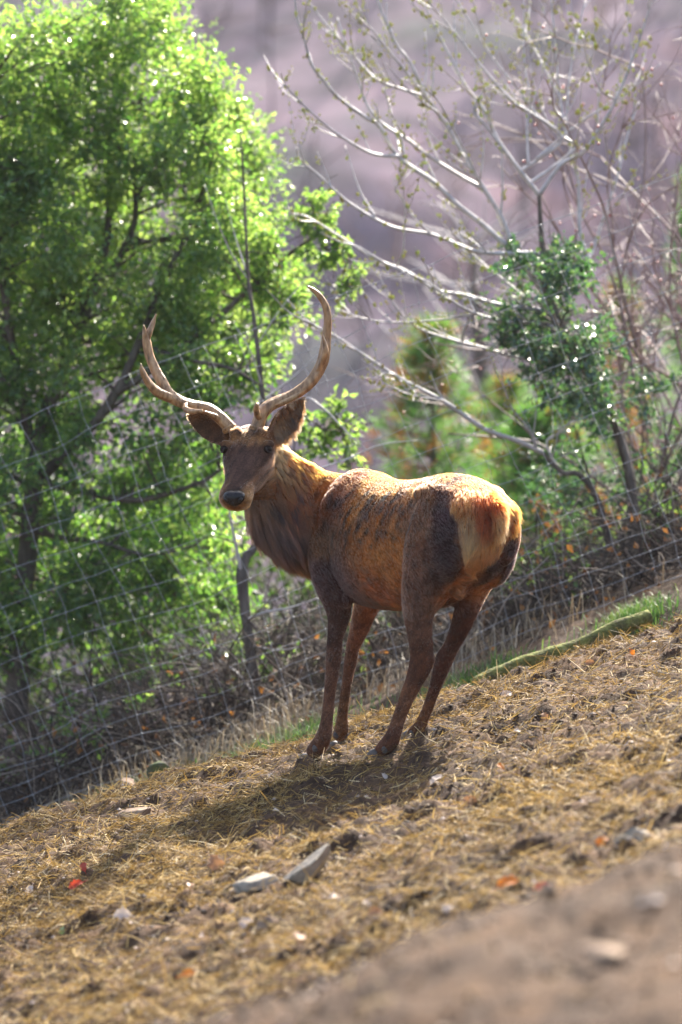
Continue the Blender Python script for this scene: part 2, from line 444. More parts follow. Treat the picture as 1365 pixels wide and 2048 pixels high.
for k, (a, b_, s_, mt, lb) in enumerate(LV):
    fallen_leaf(a, b_, s_, mt, lb or ('small pale dry leaf lying loose in the straw' if mt is m_pl else 'small curled brown leaf lying loose in the straw'), k * 1.7, .35, None if lb else ('pale leaves in the straw' if mt is m_pl else 'brown leaves in the straw'), seed=k)

# ---- mossy log along the top of the slope
mlog = noise_mat('mossy_log', [(.32, (.05, .04, .022)), (.45, (.10, .10, .03)), (.58, (.17, .18, .045)), (.72, (.25, .26, .08))], 16, rough=.95, bump=1.0, bscale=60, bdist=.015)
lg = empty('fallen_log', P(1120, 1310, 16.3), 'mossy yellow-green log lying along the crest below the fence', 'log')
pts = [P(952, 1369, 16.2), P(1000, 1348, 16.22), P(1060, 1323, 16.25), P(1120, 1303, 16.3), P(1165, 1288, 16.33), P(1230, 1258, 16.35), P(1300, 1232, 16.4)]
pts = [p_ - [0, 0, .003] for p_ in pts]
q, r = smooth_path(pts, [.038, .042, .041, .036, .034, .040, .034], 60)
v, f = tube(q, r, 18)
k = 60 * 18; ctr = np.repeat(q, 18, 0)
v[:k] = ctr + (v[:k] - ctr) * (1 + .16 * fbm(np.tile(np.arange(18), 60) * .5, np.repeat(np.arange(60), 18) * .3, 3))[:, None]
mb = MB(); mb.add(v, f); mb.build('bark', mlog, lg)
mb = MB(); v, f = tube(np.array([q[0] + (q[0] - q[1]) * .06, q[0] + (q[0] - q[1]) * .12]), [.031, .029], 18); mb.add(v, f)
mb.build('cut_end', noise_mat('log_end', [(.3, (.20, .17, .07)), (.7, (.34, .30, .13))], 40, rough=.9), lg)

# ---- grass
def blades(n, place, hmin, hmax, lean, wid, tints, gen):
    x, y = place(n); n = len(x)
    yaw = gen.uniform(0, 2 * np.pi, n); h = gen.uniform(hmin, hmax, n)
    base = np.stack([x, y, HG(x, y) - .01], -1)
    d = np.stack([np.cos(yaw), np.sin(yaw), np.zeros(n)], -1)
    sd = np.stack([-np.sin(yaw), np.cos(yaw), np.zeros(n)], -1)
    ln_ = gen.uniform(lean * .4, lean * 1.4, n)
    p1 = base + np.array([0, 0, 1]) * (h * .6)[:, None] + d * (h * ln_ * .3)[:, None]
    p2 = base + np.array([0, 0, 1]) * (h * (1 - .3 * ln_))[:, None] + d * (h * ln_)[:, None]
    w_ = (wid * gen.uniform(.6, 1.3, n))[:, None]
    vv = np.stack([base - sd * w_, base + sd * w_, p1 - sd * w_ * .8, p1 + sd * w_ * .8, p2], 1).reshape(-1, 3)
    j = np.arange(n)[:, None] * 5
    mb = MB(); mb.add(vv, [j + np.array([0, 1, 3, 2]), j + np.array([2, 3, 4])], np.repeat(np.clip(gen.normal(*tints, n), 0, 1), 5))
    return mb
gg = np.random.default_rng(31)
def patches(cs):
    def f(n):
        k = gg.integers(0, len(cs), n); c_ = np.array(cs)[k]
        return c_[:, 0] + gg.normal(0, 1, n) * c_[:, 2], c_[:, 1] + gg.normal(0, 1, n) * c_[:, 3]
    return f
mgrass = leaf_mat('grass', [(0, (.05, .10, .03)), (.5, (.08, .19, .04)), (1, (.22, .30, .08))], [(0, (.05, .13, .02)), (.5, (.11, .26, .04)), (1, (.30, .38, .08))], .4, .5, .3)
tag(blades(9000, patches([(-.28, 17.3, .20, .2), (-.12, 17.1, .12, .15), (-.45, 17.4, .15, .2), (.58, 17.2, .13, .15), (.68, 17.1, .12, .15), (.76, 17.2, .10, .15), (1.45, 17.3, .1, .15), (-1.5, 17.2, .25, .25), (-1.25, 17.6, .25, .25)]), .03, .12, 1.0, .0025, (.5, .3), gg)
    .build('grass', mgrass, smooth=False, tint=True), 'tufts of short green grass along the ditch under the fence', 'grass', kind='stuff')
mdry = leaf_mat('dry_grass', [(0, (.16, .12, .08)), (.5, (.34, .28, .20)), (1, (.52, .46, .36))], [(0, (.1, .07, .04)), (1, (.4, .3, .18))], .3, .6, .3)
tag(blades(1200, patches([(-.5, 17.7, .12, .2), (-.72, 17.8, .1, .2), (-.95, 17.6, .12, .25), (-.3, 17.9, .1, .2), (.3, 17.9, .3, .2), (.9, 18, .3, .2), (-1.4, 17.8, .2, .25)]), .06, .30, 1.0, .0025, (.5, .25), gg)
    .build('dry_grass', mdry, smooth=False, tint=True), 'pale dead grass tangled at the foot of the fence', 'grass', kind='stuff')
# ================================================================ wire fence
PHI = math.atan(.372)
FT = np.array([math.cos(PHI), 0, math.sin(PHI)]); FU = np.array([-math.sin(PHI), 0, math.cos(PHI)])
FY = 18.0
mwire = noise_mat('galvanised_wire', [(.35, (.18, .18, .19)), (.65, (.36, .36, .375))], 30, rough=.5, spec=.5)
mpost = noise_mat('weathered_post', [(.3, (.12, .10, .085)), (.7, (.26, .23, .20))], 12, rough=.9, bump=.6, stretch=(1, 1, .15))
fence = empty('wire_fence', (0, FY, .05), 'woven wire mesh fence climbing the slope in front of the trees', 'fence')
fg = np.random.default_rng(8)
FO = np.array([0, FY, .045])
def fpt(s, h):
    s = np.asarray(s, float); h = np.asarray(h, float)
    p_ = FO + s[..., None] * FT + h[..., None] * FU
    p_[..., 0] += .055 * fbm(s * 1.7 + 9, h * 2.4, 4) + .03 * np.sin(h * 2.2 + s * .4)
    p_[..., 2] += .045 * fbm(s * 1.9 + 31, h * 2.3, 4)
    p_[..., 1] += .08 * fbm(s * .8 + 5, h * .8 + 2, 2)
    return p_
hs = [0.03, .12, .21, .31, .42, .54, .67, .81, .95, 1.10, 1.26, 1.42, 1.60, 1.78, 1.96]
S0, S1 = -3.3, 3.4
stays = np.arange(S0, S1, .152)
stays = stays + fg.normal(0, .008, len(stays))
ss = np.linspace(S0, S1, 130)
for h in hs:
    mb = MB(); mb.add(*tube(fpt(ss, np.full(len(ss), h)), .0016 if 0.05 < h < 1.9 else .0020, 5)); mb.build('line_wire', mwire, fence)
hh_ = np.linspace(.03, 1.96, 46)
knots = []
for s in stays:
    so = s + .010 * fbm(hh_ * 6 + s * 20, hh_ * 0 + s, 2)
    mb = MB(); mb.add(*tube(fpt(so, hh_), .0014, 5)); mb.build('stay_wire', mwire, fence)
    for h in hs: knots.append(fpt(np.array([s]), np.array([h]))[0])
vv, ff = octs(np.array(knots), np.full(len(knots), .0055), .2, fg)
mb = MB(); mb.add(vv, ff); k = mb.build('wire_knots', mwire, fence); k['kind'] = 'stuff'
for s in (-2.95, 2.75):
    p0 = fpt(np.array([s]), np.array([0.]))[0]; p0[1] += .06
    q = np.array([p0 + [0, 0, -.4], p0 + [0, 0, .8], p0 + [0.01, 0, 2.05]])
    mb = MB(); mb.add(*tube(q, [.05, .047, .043], 14)); mb.build('post', mpost, fence)

# ================================================================ plants
vg = np.random.default_rng(77)
def leaves(mb, pos, dirs, size, wid=.5, fold=.18, gen=vg, tint=(.5, .2)):
    n = len(pos); size = np.broadcast_to(size, (n,))
    d = norm(dirs); r_ = gen.normal(0, 1, (n, 3)); sd = norm(np.cross(d, r_)); up = np.cross(sd, d)
    L_ = size[:, None]; W = (size * wid * .5)[:, None]
    mid = pos + d * L_ * .5 + up * L_ * fold * .0
    l_ = pos + d * L_ * .45 - sd * W + up * L_ * fold; r2 = pos + d * L_ * .45 + sd * W + up * L_ * fold
    tip = pos + d * L_ - up * L_ * fold * .4
    vv = np.stack([pos, l_, tip, r2, mid], 1).reshape(-1, 3)
    j = np.arange(n)[:, None, None] * 5
    ff = (j + np.array([[0, 4, 1], [1, 4, 2], [0, 3, 4], [3, 2, 4]])[None]).reshape(-1, 3)
    t = gen.normal(tint[0], tint[1], n) if not hasattr(tint[0], '__len__') else tint[0] + gen.normal(0, tint[1], n)
    mb.add(vv, ff, np.repeat(np.clip(t, 0, 1), 5))

def inside(poly, x, y):
    poly = np.asarray(poly, float); r_ = np.zeros(len(x), bool); j = len(poly) - 1
    for i in range(len(poly)):
        xi, yi = poly[i]; xj, yj = poly[j]
        c = ((yi > y) != (yj > y)) & (x < (xj - xi) * (y - yi) / (yj - yi + 1e-9) + xi)
        r_ ^= c; j = i
    return r_

def clump_centres(poly, n, y0, y1, yref, gen=vg, keep=None):
    """points spread through a crown whose outline, seen from the front at yref, is poly; it is y1-y0 deep"""
    poly = np.asarray(poly, float); out = []
    while len(out) < n:
        x = gen.uniform(poly[:, 0].min(), poly[:, 0].max(), 200); z = gen.uniform(poly[:, 1].min(), poly[:, 1].max(), 200)
        k = inside(poly, x, z)
        for a, b_ in zip(x[k], z[k]):
            if keep is None or gen.random() < keep(a, b_):
                p_ = P(a, b_, yref); p_[1] = gen.uniform(y0, y1); out.append(p_)
    return np.array(out[:n])

def twig_tree(tw, limbs, centres, r0=.008, gen=vg, sag=.1):
    """join every clump to the nearest limb by a bent twig"""
    lp = np.concatenate([l_[0] for l_ in limbs]); lr = np.concatenate([l_[1] for l_ in limbs])
    for c in centres:
        # prefer a limb point lower than the clump
        d = np.linalg.norm(lp - c, axis=1) + .8 * np.maximum(lp[:, 2] - c[2] + .1, 0)
        k = int(np.argmin(d)); a = lp[k]; ln_ = np.linalg.norm(c - a)
        if ln_ < .05: continue
        m_ = (a + c) / 2 + gen.normal(0, .08 * ln_, 3) + np.array([0, 0, sag * ln_])
        stems(tw, [a, m_, c], [min(lr[k] * .8, r0 * (1 + ln_)), r0 * .7, r0 * .35], 7, 5)
        for _ in range(3):
            e = c + gen.normal(0, .14, 3); stems(tw, [m_ * .3 + c * .7, (c + e) / 2 + gen.normal(0, .02, 3), e], [r0 * .45, r0 * .35, r0 * .15], 5, 4)

def leaf_cloud(mb, centres, per, rad, size, wid=.5, droop=.3, gen=vg, tint=(.5, .2), fold=.18):
    for c in centres:
        n = int(per * gen.uniform(.6, 1.4)); rr = rad * gen.uniform(.7, 1.3)
        # several little sprays, leaves along each
        ns = max(3, n // 9); sd = norm(gen.normal(0, 1, (ns, 3))); e = c + sd * rr * gen.uniform(.3, 1.0, (ns, 1))
        k = gen.integers(0, ns, n); t = gen.uniform(.25, 1.05, n)[:, None]
        pos = c + (e[k] - c) * t + gen.normal(0, rr * .07, (n, 3))
        dirs = norm(sd[k]) * .7 + gen.normal(0, .6, (n, 3)) + np.array([0, 0, -droop])
        leaves(mb, pos, dirs, size * gen.uniform(.45, 1.35, n), wid, fold, gen, tint)

mbark = noise_mat('grey_brown_bark', [(.3, (.045, .034, .028)), (.5, (.10, .08, .065)), (.7, (.19, .16, .135))], 16, rough=.9, bump=.9, bscale=40, bdist=.012, stretch=(1, 1, .25))
mleaf = leaf_mat('broad_leaf', [(0, (.030, .070, .022)), (.5, (.060, .125, .032)), (1, (.12, .19, .055))],
                 [(0, (.09, .26, .03)), (.5, (.24, .47, .06)), (1, (.52, .70, .15))], .48, .42, .9, .35)

# ---- big evergreen tree on the left
def limb_path(pts, rad, mb, n=26, seg=9):
    q, r_ = stems(mb, [P(*p_) for p_ in pts], rad, n, seg); return (q, r_)
bt = empty('broadleaf_tree', P(40, 1400, 20.0), 'big broadleaf evergreen tree with bright green sunlit crown behind the fence', 'tree')
tk = MB(); limbs = []
limbs.append(limb_path([(30, 1440, 20.0), (42, 1300, 20.0), (52, 1150, 20.0), (65, 1010, 20.0), (72, 920, 20.0), (95, 820, 20.1), (140, 700, 20.2), (185, 590, 20.3), (215, 470, 20.4), (225, 300, 20.5), (232, 120, 20.5), (240, -40, 20.5)],
                       [.075, .062, .058, .055, .052, .042, .036, .03, .025, .018, .012, .006], tk, 60))
bole = tk; tk = MB()
for pts, r0 in [([(70, 930, 20.0), (50, 820, 19.9), (25, 690, 19.8), (5, 560, 19.7), (-20, 380, 19.7), (-30, 180, 19.7)], .036),
                ([(85, 950, 20.0), (150, 890, 19.9), (230, 790, 19.8), (280, 680, 19.8), (330, 560, 19.9), (390, 430, 20.0), (430, 300, 20.0)], .036),
                ([(230, 790, 19.8), (330, 720, 19.7), (430, 640, 19.7), (520, 560, 19.7), (590, 500, 19.7), (650, 470, 19.6), (700, 510, 19.6)], .022),
                ([(215, 560, 20.3), (265, 460, 20.3), (272, 380, 20.3), (268, 270, 20.4), (290, 150, 20.4), (300, 20, 20.4)], .022),
                ([(272, 400, 20.3), (310, 320, 20.3), (350, 220, 20.3)], .014),
                ([(78, 960, 20.0), (170, 985, 19.8), (280, 1000, 19.7), (400, 965, 19.6), (440, 940, 19.6)], .026),
                ([(62, 1060, 20.0), (120, 1075, 19.8), (200, 1085, 19.7), (300, 1110, 19.6), (390, 1090, 19.5)], .02),
                ([(48, 1240, 20.0), (-10, 1150, 20.2), (-60, 1020, 20.3), (-120, 850, 20.4)], .045),
                ([(185, 590, 20.3), (130, 480, 20.6), (100, 330, 20.8), (90, 180, 20.8)], .02),
                ([(280, 690, 19.8), (380, 720, 19.5), (470, 740, 19.4), (560, 800, 19.3), (650, 860, 19.3)], .014),
                ([(52, 1150, 20.0), (130, 1180, 20.4), (240, 1230, 20.6), (330, 1220, 20.6)], .018)]:
    limbs.append(limb_path(pts, np.linspace(r0, r0 * .3, len(pts)), tk, 30, 8))
bole.build('trunk', mbark, bt)
CR = [(-260, 120), (-60, 60), (0, 60), (60, 95), (130, 70), (190, 30), (200, -60), (320, -60), (340, 40), (400, 110), (450, 190), (510, 260), (520, 300), (470, 350), (500, 400), (570, 420), (580, 480), (570, 560),
      (540, 620), (560, 700), (540, 780), (430, 830), (430, 950), (420, 1050), (470, 1150), (470, 1220), (400, 1290), (330, 1250), (250, 1310), (150, 1270), (60, 1330), (-260, 1350)]
cen = clump_centres(CR, 430, 19.4, 21.3, 20.3, keep=lambda a, b_: 1.0 if b_ < 620 else (.9 if b_ < 850 else 1.0))
extra = np.array([P(a, b_, 19.6) for a, b_ in [(655, 420), (640, 455), (670, 470), (690, 500), (705, 545), (660, 520), (640, 500), (690, 580), (620, 400), (600, 430), (660, 845), (690, 870), (700, 905), (650, 900), (620, 870), (680, 830), (590, 840), (610, 900), (545, 700), (560, 640), (600, 600), (575, 590), (430, 1000), (460, 1080)]])
cen = np.vstack([cen, extra])
twig_tree(tk, limbs, cen, .008)
tk.build('branches', mbark, bt)
cr = MB()
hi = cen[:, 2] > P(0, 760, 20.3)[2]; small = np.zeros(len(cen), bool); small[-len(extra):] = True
leaf_cloud(cr, cen[hi & ~small], 420, .30, .042, .55, tint=(.68, .28))  # upper clumps tinted lighter, stronger sun put into the leaf colour
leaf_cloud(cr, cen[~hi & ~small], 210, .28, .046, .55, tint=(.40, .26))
leaf_cloud(cr, cen[small], 95, .14, .044, .6, tint=(.7, .2))
k = cr.build('crown', mleaf, bt, smooth=False, tint=True); k['kind'] = 'stuff'

# ---- bare budding tree on the right
mpale = noise_mat('sun_silvered_bark', [(.3, (.26, .225, .22)), (.5, (.46, .42, .41)), (.7, (.56, .52, .51))], 22, rough=.5, spec=.6, bump=.4, bscale=60, bdist=.004)  # bark painted pale: the sun's silvering is put into the colour
mbud = leaf_mat('buds', [(0, (.24, .20, .06)), (.5, (.36, .35, .09)), (1, (.42, .48, .11))], [(0, (.5, .42, .08)), (1, (.6, .7, .12))], .45, .6, .3)
nb = empty('budding_tree', P(1262, 1200, 19.3), 'leafless sun-silvered tree with swelling buds on fanned branches', 'tree')
tk = MB()
limb_path([(1268, 1215, 19.3), (1266, 1080, 19.3), (1262, 960, 19.3), (1225, 830, 19.3), (1165, 720, 19.35), (1110, 620, 19.4), (1090, 540, 19.4), (1082, 450, 19.4), (1079, 390, 19.4)], [.040, .034, .032, .028, .026, .022, .018, .014, .011], tk, 46, 9)
limb_path([(1240, 1195, 19.25), (1225, 1120, 19.2), (1200, 1010, 19.15), (1160, 950, 19.1), (1126, 945, 19.1), (1085, 905, 19.1)], [.022, .020, .018, .016, .014, .012], tk, 30, 8)
tk.build('trunk', mbark, nb)
tk = MB(); bd = MB()
CB = lambda cx, cy: (560 + cx / 1.6957, cy / 1.6957)
BR = [([(900, 900), (790, 850), (690, 760), (600, 690), (520, 620), (410, 530), (330, 430), (290, 400), (200, 330), (150, 270), (110, 210), (80, 130), (65, 60), (50, -20)], .012, -.3),
      ([(410, 530), (310, 520), (200, 460), (110, 390), (20, 300), (0, 250)], .007, -.45),
      ([(880, 980), (790, 840), (750, 740), (690, 640), (640, 560), (580, 440), (500, 330), (440, 210), (400, 150), (350, 60), (330, -30)], .013, .0),
      ([(688, 640), (600, 590), (500, 520), (430, 470), (350, 420), (290, 360), (270, 290), (220, 150), (190, 60)], .009, .2),
      ([(500, 330), (400, 300), (320, 260), (240, 180), (150, 70), (80, -20)], .007, .2),
      ([(580, 440), (480, 300), (380, 180), (300, 80), (250, -10)], .007, -.2),
      ([(880, 660), (800, 560), (740, 470), (690, 370), (640, 310), (590, 210), (520, 80), (480, -10)], .010, .3),
      ([(690, 640), (600, 470), (520, 330), (430, 270)], .006, -.5),
      ([(880, 660), (780, 540), (700, 430), (660, 380), (690, 320), (740, 280)], .007, -.1),
      ([(950, 460), (840, 365), (790, 350), (700, 250), (600, 120), (540, 50), (450, -10)], .008, .1),
      ([(1000, 500), (950, 460), (880, 400), (810, 310), (740, 220), (680, 130), (600, 0), (590, -20)], .008, .4),
      ([(1040, 900), (1020, 780), (1010, 600), (970, 450), (950, 330), (930, 170), (920, -10)], .010, .5),
      ([(880, 660), (960, 560), (1030, 510), (1090, 430), (1140, 340), (1200, 190), (1250, 30), (1262, -20)], .009, -.2),
      ([(870, 550), (1000, 430), (1120, 345), (1200, 310), (1290, 220)], .006, .2),
      ([(1060, 840), (1100, 730), (1150, 590), (1180, 440), (1220, 350)], .011, .6),
      ([(870, 860), (760, 860), (660, 850), (520, 800), (380, 765), (240, 690), (130, 600), (70, 540), (55, 500)], .010, -.4),
      ([(900, 1060), (750, 1030), (640, 1000), (530, 980), (440, 920), (330, 880), (200, 800), (100, 740), (30, 720)], .010, -.2),
      ([(900, 1100), (770, 1090), (680, 1070), (600, 1030), (500, 960), (380, 900), (260, 830)], .009, -.5),
      ([(980, 1230), (820, 1210), (700, 1180), (600, 1150), (470, 1110), (390, 1040), (330, 920)], .009, .1),
      ([(640, 1070), (560, 1085), (400, 1090), (280, 1075), (180, 1045)], .006, -.3),
      ([(890, 1535), (800, 1500), (690, 1450), (560, 1360), (430, 1290), (330, 1240), (200, 1150), (100, 1090), (20, 1010)], .011, -.5),
      ([(560, 1360), (440, 1330), (350, 1300)], .005, -.6), ([(830, 1010), (730, 930), (650, 860), (580, 780)], .008, .3),
      ([(880, 1530), (850, 1470), (800, 1400), (750, 1370)], .007, -.2), ([(940, 1590), (900, 1500), (960, 1450), (1010, 1400)], .007, .1),
      ([(420, 820), (425, 690), (400, 640), (430, 590)], .004, -.3), ([(850, 560), (840, 440), (850, 330), (835, 200), (825, -10)], .006, .5),
      ([(970, 450), (990, 250), (1030, 30), (1050, -20)], .005, .6), ([(950, 330), (900, 230), (860, 150), (800, 60)], .005, .4), ([(930, 250), (1030, 270), (1060, 240)], .004, .4), ([(1140, 340), (1080, 290), (1040, 180), (1030, 100)], .005, -.3)]
bg_ = np.random.default_rng(12)
PLACED = []
for t_ in np.linspace(0, 1, 40):
    q_ = smooth_path([(1262, 960, 19.3), (1225, 830, 19.3), (1165, 720, 19.35), (1110, 620, 19.4), (1090, 540, 19.4), (1082, 450, 19.4), (1079, 390, 19.4)], np.zeros(7), 40)[0][int(t_ * 39)]
    PLACED.append(((q_[0] - 560) * 1.6957, q_[1] * 1.6957, q_[2]))
for q_ in ((1160, 950, 19.1), (1126, 945, 19.1), (1085, 905, 19.1)): PLACED.append(((q_[0] - 560) * 1.6957, q_[1] * 1.6957, q_[2]))
def add_branch(cpts, r0, dy, yb=19.4, pal=tk, buds=bd, spur=1.0, depth_end=None):
    n0 = len(cpts)
    cpts = [np.array(c_, float) for c_ in cpts]
    S_ = np.array(PLACED); d_ = np.hypot(S_[:, 0] - cpts[0][0], S_[:, 1] - cpts[0][1]); i_ = int(np.argmin(d_))
    if d_[i_] > 16:                                     # grow it out of the nearest wood lower down the tree
        sc_ = d_ + np.where(S_[:, 1] < cpts[0][1] + .45 * np.abs(S_[:, 0] - cpts[0][0]), 900, 0); i_ = int(np.argmin(sc_))
        j_ = S_[i_, :2]; cpts = [j_, (j_ + cpts[0]) / 2 + np.array([0, 10.])] + cpts
    else:
        cpts[0] = S_[i_, :2]
    yb = S_[i_, 2]; n0 = len(cpts)
    pts = [P(*CB(*c_), yb + dy * (k_ / (n0 - 1))) for k_, c_ in enumerate(cpts)]
    for k_ in range(n0 - 1):
        for t_ in np.linspace(0, 1, 6): 
            c_ = cpts[k_] * (1 - t_) + cpts[k_ + 1] * t_; PLACED.append((c_[0], c_[1], yb + dy * ((k_ + t_) / (n0 - 1))))
    pts = [pts[0]] + [p_ + bg_.normal(0, .006, 3) for p_ in pts[1:]]
    n_ = 8 * n0
    q, r_ = stems(pal, pts, np.linspace(r0 * 1.45, r0 * .45, n0), n_, 6)
    ln_ = np.linalg.norm(np.diff(q, axis=0), axis=1).sum()
    m = int(ln_ / .075 * spur)
    for k_ in range(m):
        i = int(bg_.uniform(.18, 1) * (n_ - 2)); t = norm(q[i + 1] - q[i])
        s_ = norm(np.cross(t, bg_.normal(0, 1, 3)))
        if bg_.random() < .16:
            L_ = bg_.uniform(.10, .30); e = q[i] + (t * .8 + s_ * .6 + np.array([0, 0, .25])) * L_
            stems(pal, [q[i], (q[i] + e) / 2 + s_ * .02, e], [r_[i] * .55, r_[i] * .4, .0011], 6, 5)
            for u in np.linspace(.3, 1, 6):
                c = q[i] * (1 - u) + e * u; buds_at(buds, c + bg_.normal(0, .006, (2, 3)), .0055)
        else:
            e = q[i] + (s_ * .8 + t * .5) * bg_.uniform(.008, .03)
            stems(pal, [q[i], e], [.0025, .0015], 3, 4)
            buds_at(buds, e + bg_.normal(0, .006, (bg_.integers(1, 5), 3)), bg_.uniform(.006, .011))
def buds_at(mb, c, r_):
    vv, ff = octs(c, np.full((len(c), 3), r_) * np.array([.8, .8, 1.2]), .3, bg_); mb.add(vv, ff, np.repeat(bg_.random(len(c)), 6))
for cp, r0, dy in BR: add_branch(cp, r0, dy)
for cp, r0, dy in BR:                                  # side shoots that fork off each branch
    for t_ in (.2, .38, .55, .7, .85):
        if bg_.random() < .15: continue
        k_ = t_ * (len(cp) - 1); i_ = int(k_); a_ = np.array(cp[i_], float) + (np.array(cp[i_ + 1], float) - np.array(cp[i_], float)) * (k_ - i_)
        dv = np.array(cp[i_ + 1], float) - np.array(cp[i_], float); dv /= np.linalg.norm(dv)
        s_ = bg_.choice([-1, 1]) * bg_.uniform(.3, .7); L_ = bg_.uniform(90, 300) * (1 - .4 * t_)
        dr = np.array([dv[0] - s_ * dv[1], dv[1] + s_ * dv[0] - .35]); dr /= np.linalg.norm(dr)
        e1 = a_ + dr * L_ * .5; e2 = a_ + dr * L_ + np.array([bg_.normal(0, 12), -L_ * .18])
        add_branch([tuple(a_), tuple(e1), tuple(e2)], r0 * .42, bg_.normal(0, .25), 19.4 + dy * t_)
tk.build('branches', mpale, nb)
k = bd.build('buds', mbud, nb, smooth=False, tint=True); k['kind'] = 'stuff'

# ---- slender sapling that rises behind the stag's head
sp = empty('sapling', P(525, 1450, 18.8), 'slender crooked sapling growing up behind the antlers', 'tree')
tk = MB()
limb_path([(528, 1460, 18.8), (522, 1420, 18.8), (506, 1335, 18.8), (492, 1235, 18.8), (484, 1150, 18.8), (492, 1115, 18.85), (510, 1090, 18.9), (526, 1000, 18.9), (531, 900, 18.9), (526, 800, 18.9), (510, 650, 18.95), (497, 560, 19), (492, 460, 19), (487, 350, 19), (480, 250, 19.05)],
          [.040, .036, .031, .029, .034, .026, .021, .018, .017, .015, .012, .010, .008, .006, .003], tk, 80, 9)
tk.build('trunk', mbark, sp)
tk = MB()
for pts, r0 in [([(484, 1150, 18.8), (474, 1100, 18.75), (462, 1040, 18.7), (455, 980, 18.65)], .012), ([(497, 560, 19), (465, 510, 18.95), (440, 455, 18.9), (410, 370, 18.9)], .005), ([(492, 540, 19), (470, 470, 19.1), (452, 400, 19.1)], .005),
                ([(515, 690, 18.95), (560, 620, 18.9), (610, 560, 18.9)], .005), ([(524, 770, 18.9), (500, 700, 18.8), (470, 650, 18.8)], .006), ([(525, 800, 18.9), (580, 760, 19), (650, 700, 19), (720, 660, 19)], .006),
                ([(528, 870, 18.9), (600, 800, 18.8), (640, 810, 18.75), (700, 870, 18.7), (740, 905, 18.7)], .007), ([(640, 790, 18.9), (612, 740, 18.9), (590, 690, 18.9), (575, 640, 18.9)], .005),
                ([(600, 950, 18.6), (690, 920, 18.6), (760, 890, 18.6), (840, 880, 18.6)], .006), ([(492, 1240, 18.8), (530, 1225, 18.6), (580, 1215, 18.6), (640, 1195, 18.6)], .008), ([(500, 1290, 18.8), (560, 1300, 18.7), (620, 1290, 18.6)], .006),
                ([(515, 1400, 18.8), (480, 1350, 18.9), (440, 1320, 19)], .007)]:
    limb_path(pts, np.linspace(r0, r0 * .35, len(pts)), tk, 18, 6)
tk.build('branches', mpale, sp)

# ---- dark glossy evergreen that climbs round the budding tree
mgl = leaf_mat('glossy_leaf', [(0, (.022, .055, .030)), (.5, (.045, .10, .05)), (1, (.09, .15, .065))], [(0, (.05, .16, .04)), (.5, (.12, .30, .07)), (1, (.30, .45, .08))], .34, .3, 1.0, .8)
ev = empty('evergreen_climber', P(1275, 1190, 19.0), 'dark glossy evergreen climber massed round the budding tree trunk', 'plant')
E1 = [(1000, 540), (1015, 490), (1050, 500), (1090, 460), (1150, 500), (1165, 560), (1190, 640), (1210, 720), (1250, 800), (1260, 880), (1200, 850), (1150, 800), (1090, 800), (1070, 740), (1010, 700), (1020, 640), (995, 590)]
tk = MB(); el = []
el.append(limb_path([(1285, 1200, 18.9), (1275, 1050, 18.9), (1250, 900, 18.95), (1190, 770, 19.0), (1120, 660, 19.05), (1080, 560, 19.1)], [.022, .02, .018, .014, .01, .006], tk, 40, 7))
c1 = clump_centres(E1, 64, 18.75, 19.8, 19.1)
twig_tree(tk, el, c1, .005)
tk.build('stems', mbark, ev)
cr = MB(); leaf_cloud(cr, c1[:40], 110, .14, .044, .5, tint=(.45, .25)); leaf_cloud(cr, c1[40:], 70, .24, .040, .5, tint=(.55, .25)); k = cr.build('foliage', mgl, ev, smooth=False, tint=True); k['kind'] = 'stuff'
db = empty('dark_bush', P(1320, 1190, 20.0), 'dense dark bush filling the corner behind the fence', 'bush')
E2 = [(1140, 820), (1250, 720), (1365, 780), (1480, 850), (1480, 1200), (1300, 1190), (1200, 1170), (1110, 1090), (1080, 960), (1110, 880)]
tk = MB(); dl = []
for k_ in range(9):
    a = 1210 + k_ * 28; dl.append(limb_path([(a, 1220, 20.0), (a + vg.normal(0, 15), 1100, 20.0), (a + vg.normal(0, 40), 980, 19.9), (a + vg.normal(0, 70), 830, 19.9)], [.016, .012, .009, .004], tk, 20, 6))
c2 = clump_centres(E2, 44, 19.5, 20.8, 20.1)
twig_tree(tk, dl, c2, .006); tk.build('branches', mbark, db)
cr = MB(); leaf_cloud(cr, c2, 95, .20, .045, .5, tint=(.35, .25)); k = cr.build('foliage', mgl, db, smooth=False, tint=True); k['kind'] = 'stuff'

# ---- rusty autumn shrub in the corner
rs = empty('rusty_shrub', P(1290, 1200, 20.9), 'low shrub with rust-brown withered leaves beside the dark bush', 'shrub')
E3 = [(1060, 1040), (1130, 960), (1230, 930), (1300, 1000), (1420, 960), (1450, 1180), (1250, 1200), (1120, 1180)]
tk = MB(); rl = []
for k_ in range(14):
    a = vg.uniform(1090, 1440); rl.append(limb_path([(a, 1240, 20.9), (a + vg.normal(0, 12), 1150, 20.9), (a + vg.normal(0, 30), 1040, 20.9)], [.010, .007, .003], tk, 14, 5))
c5 = clump_centres(E3, 34, 20.5, 21.4, 20.9)
twig_tree(tk, rl, c5, .004); tk.build('branches', mbark, rs)
mrust = leaf_mat('rust_leaf', [(0, (.07, .035, .018)), (.5, (.16, .075, .03)), (1, (.26, .13, .045))], [(0, (.15, .06, .02)), (1, (.55, .24, .05))], .4, .55, .3)
cr = MB(); leaf_cloud(cr, c5, 60, .17, .048, .5, tint=(.5, .3)); k = cr.build('foliage', mrust, rs, smooth=False, tint=True); k['kind'] = 'stuff'

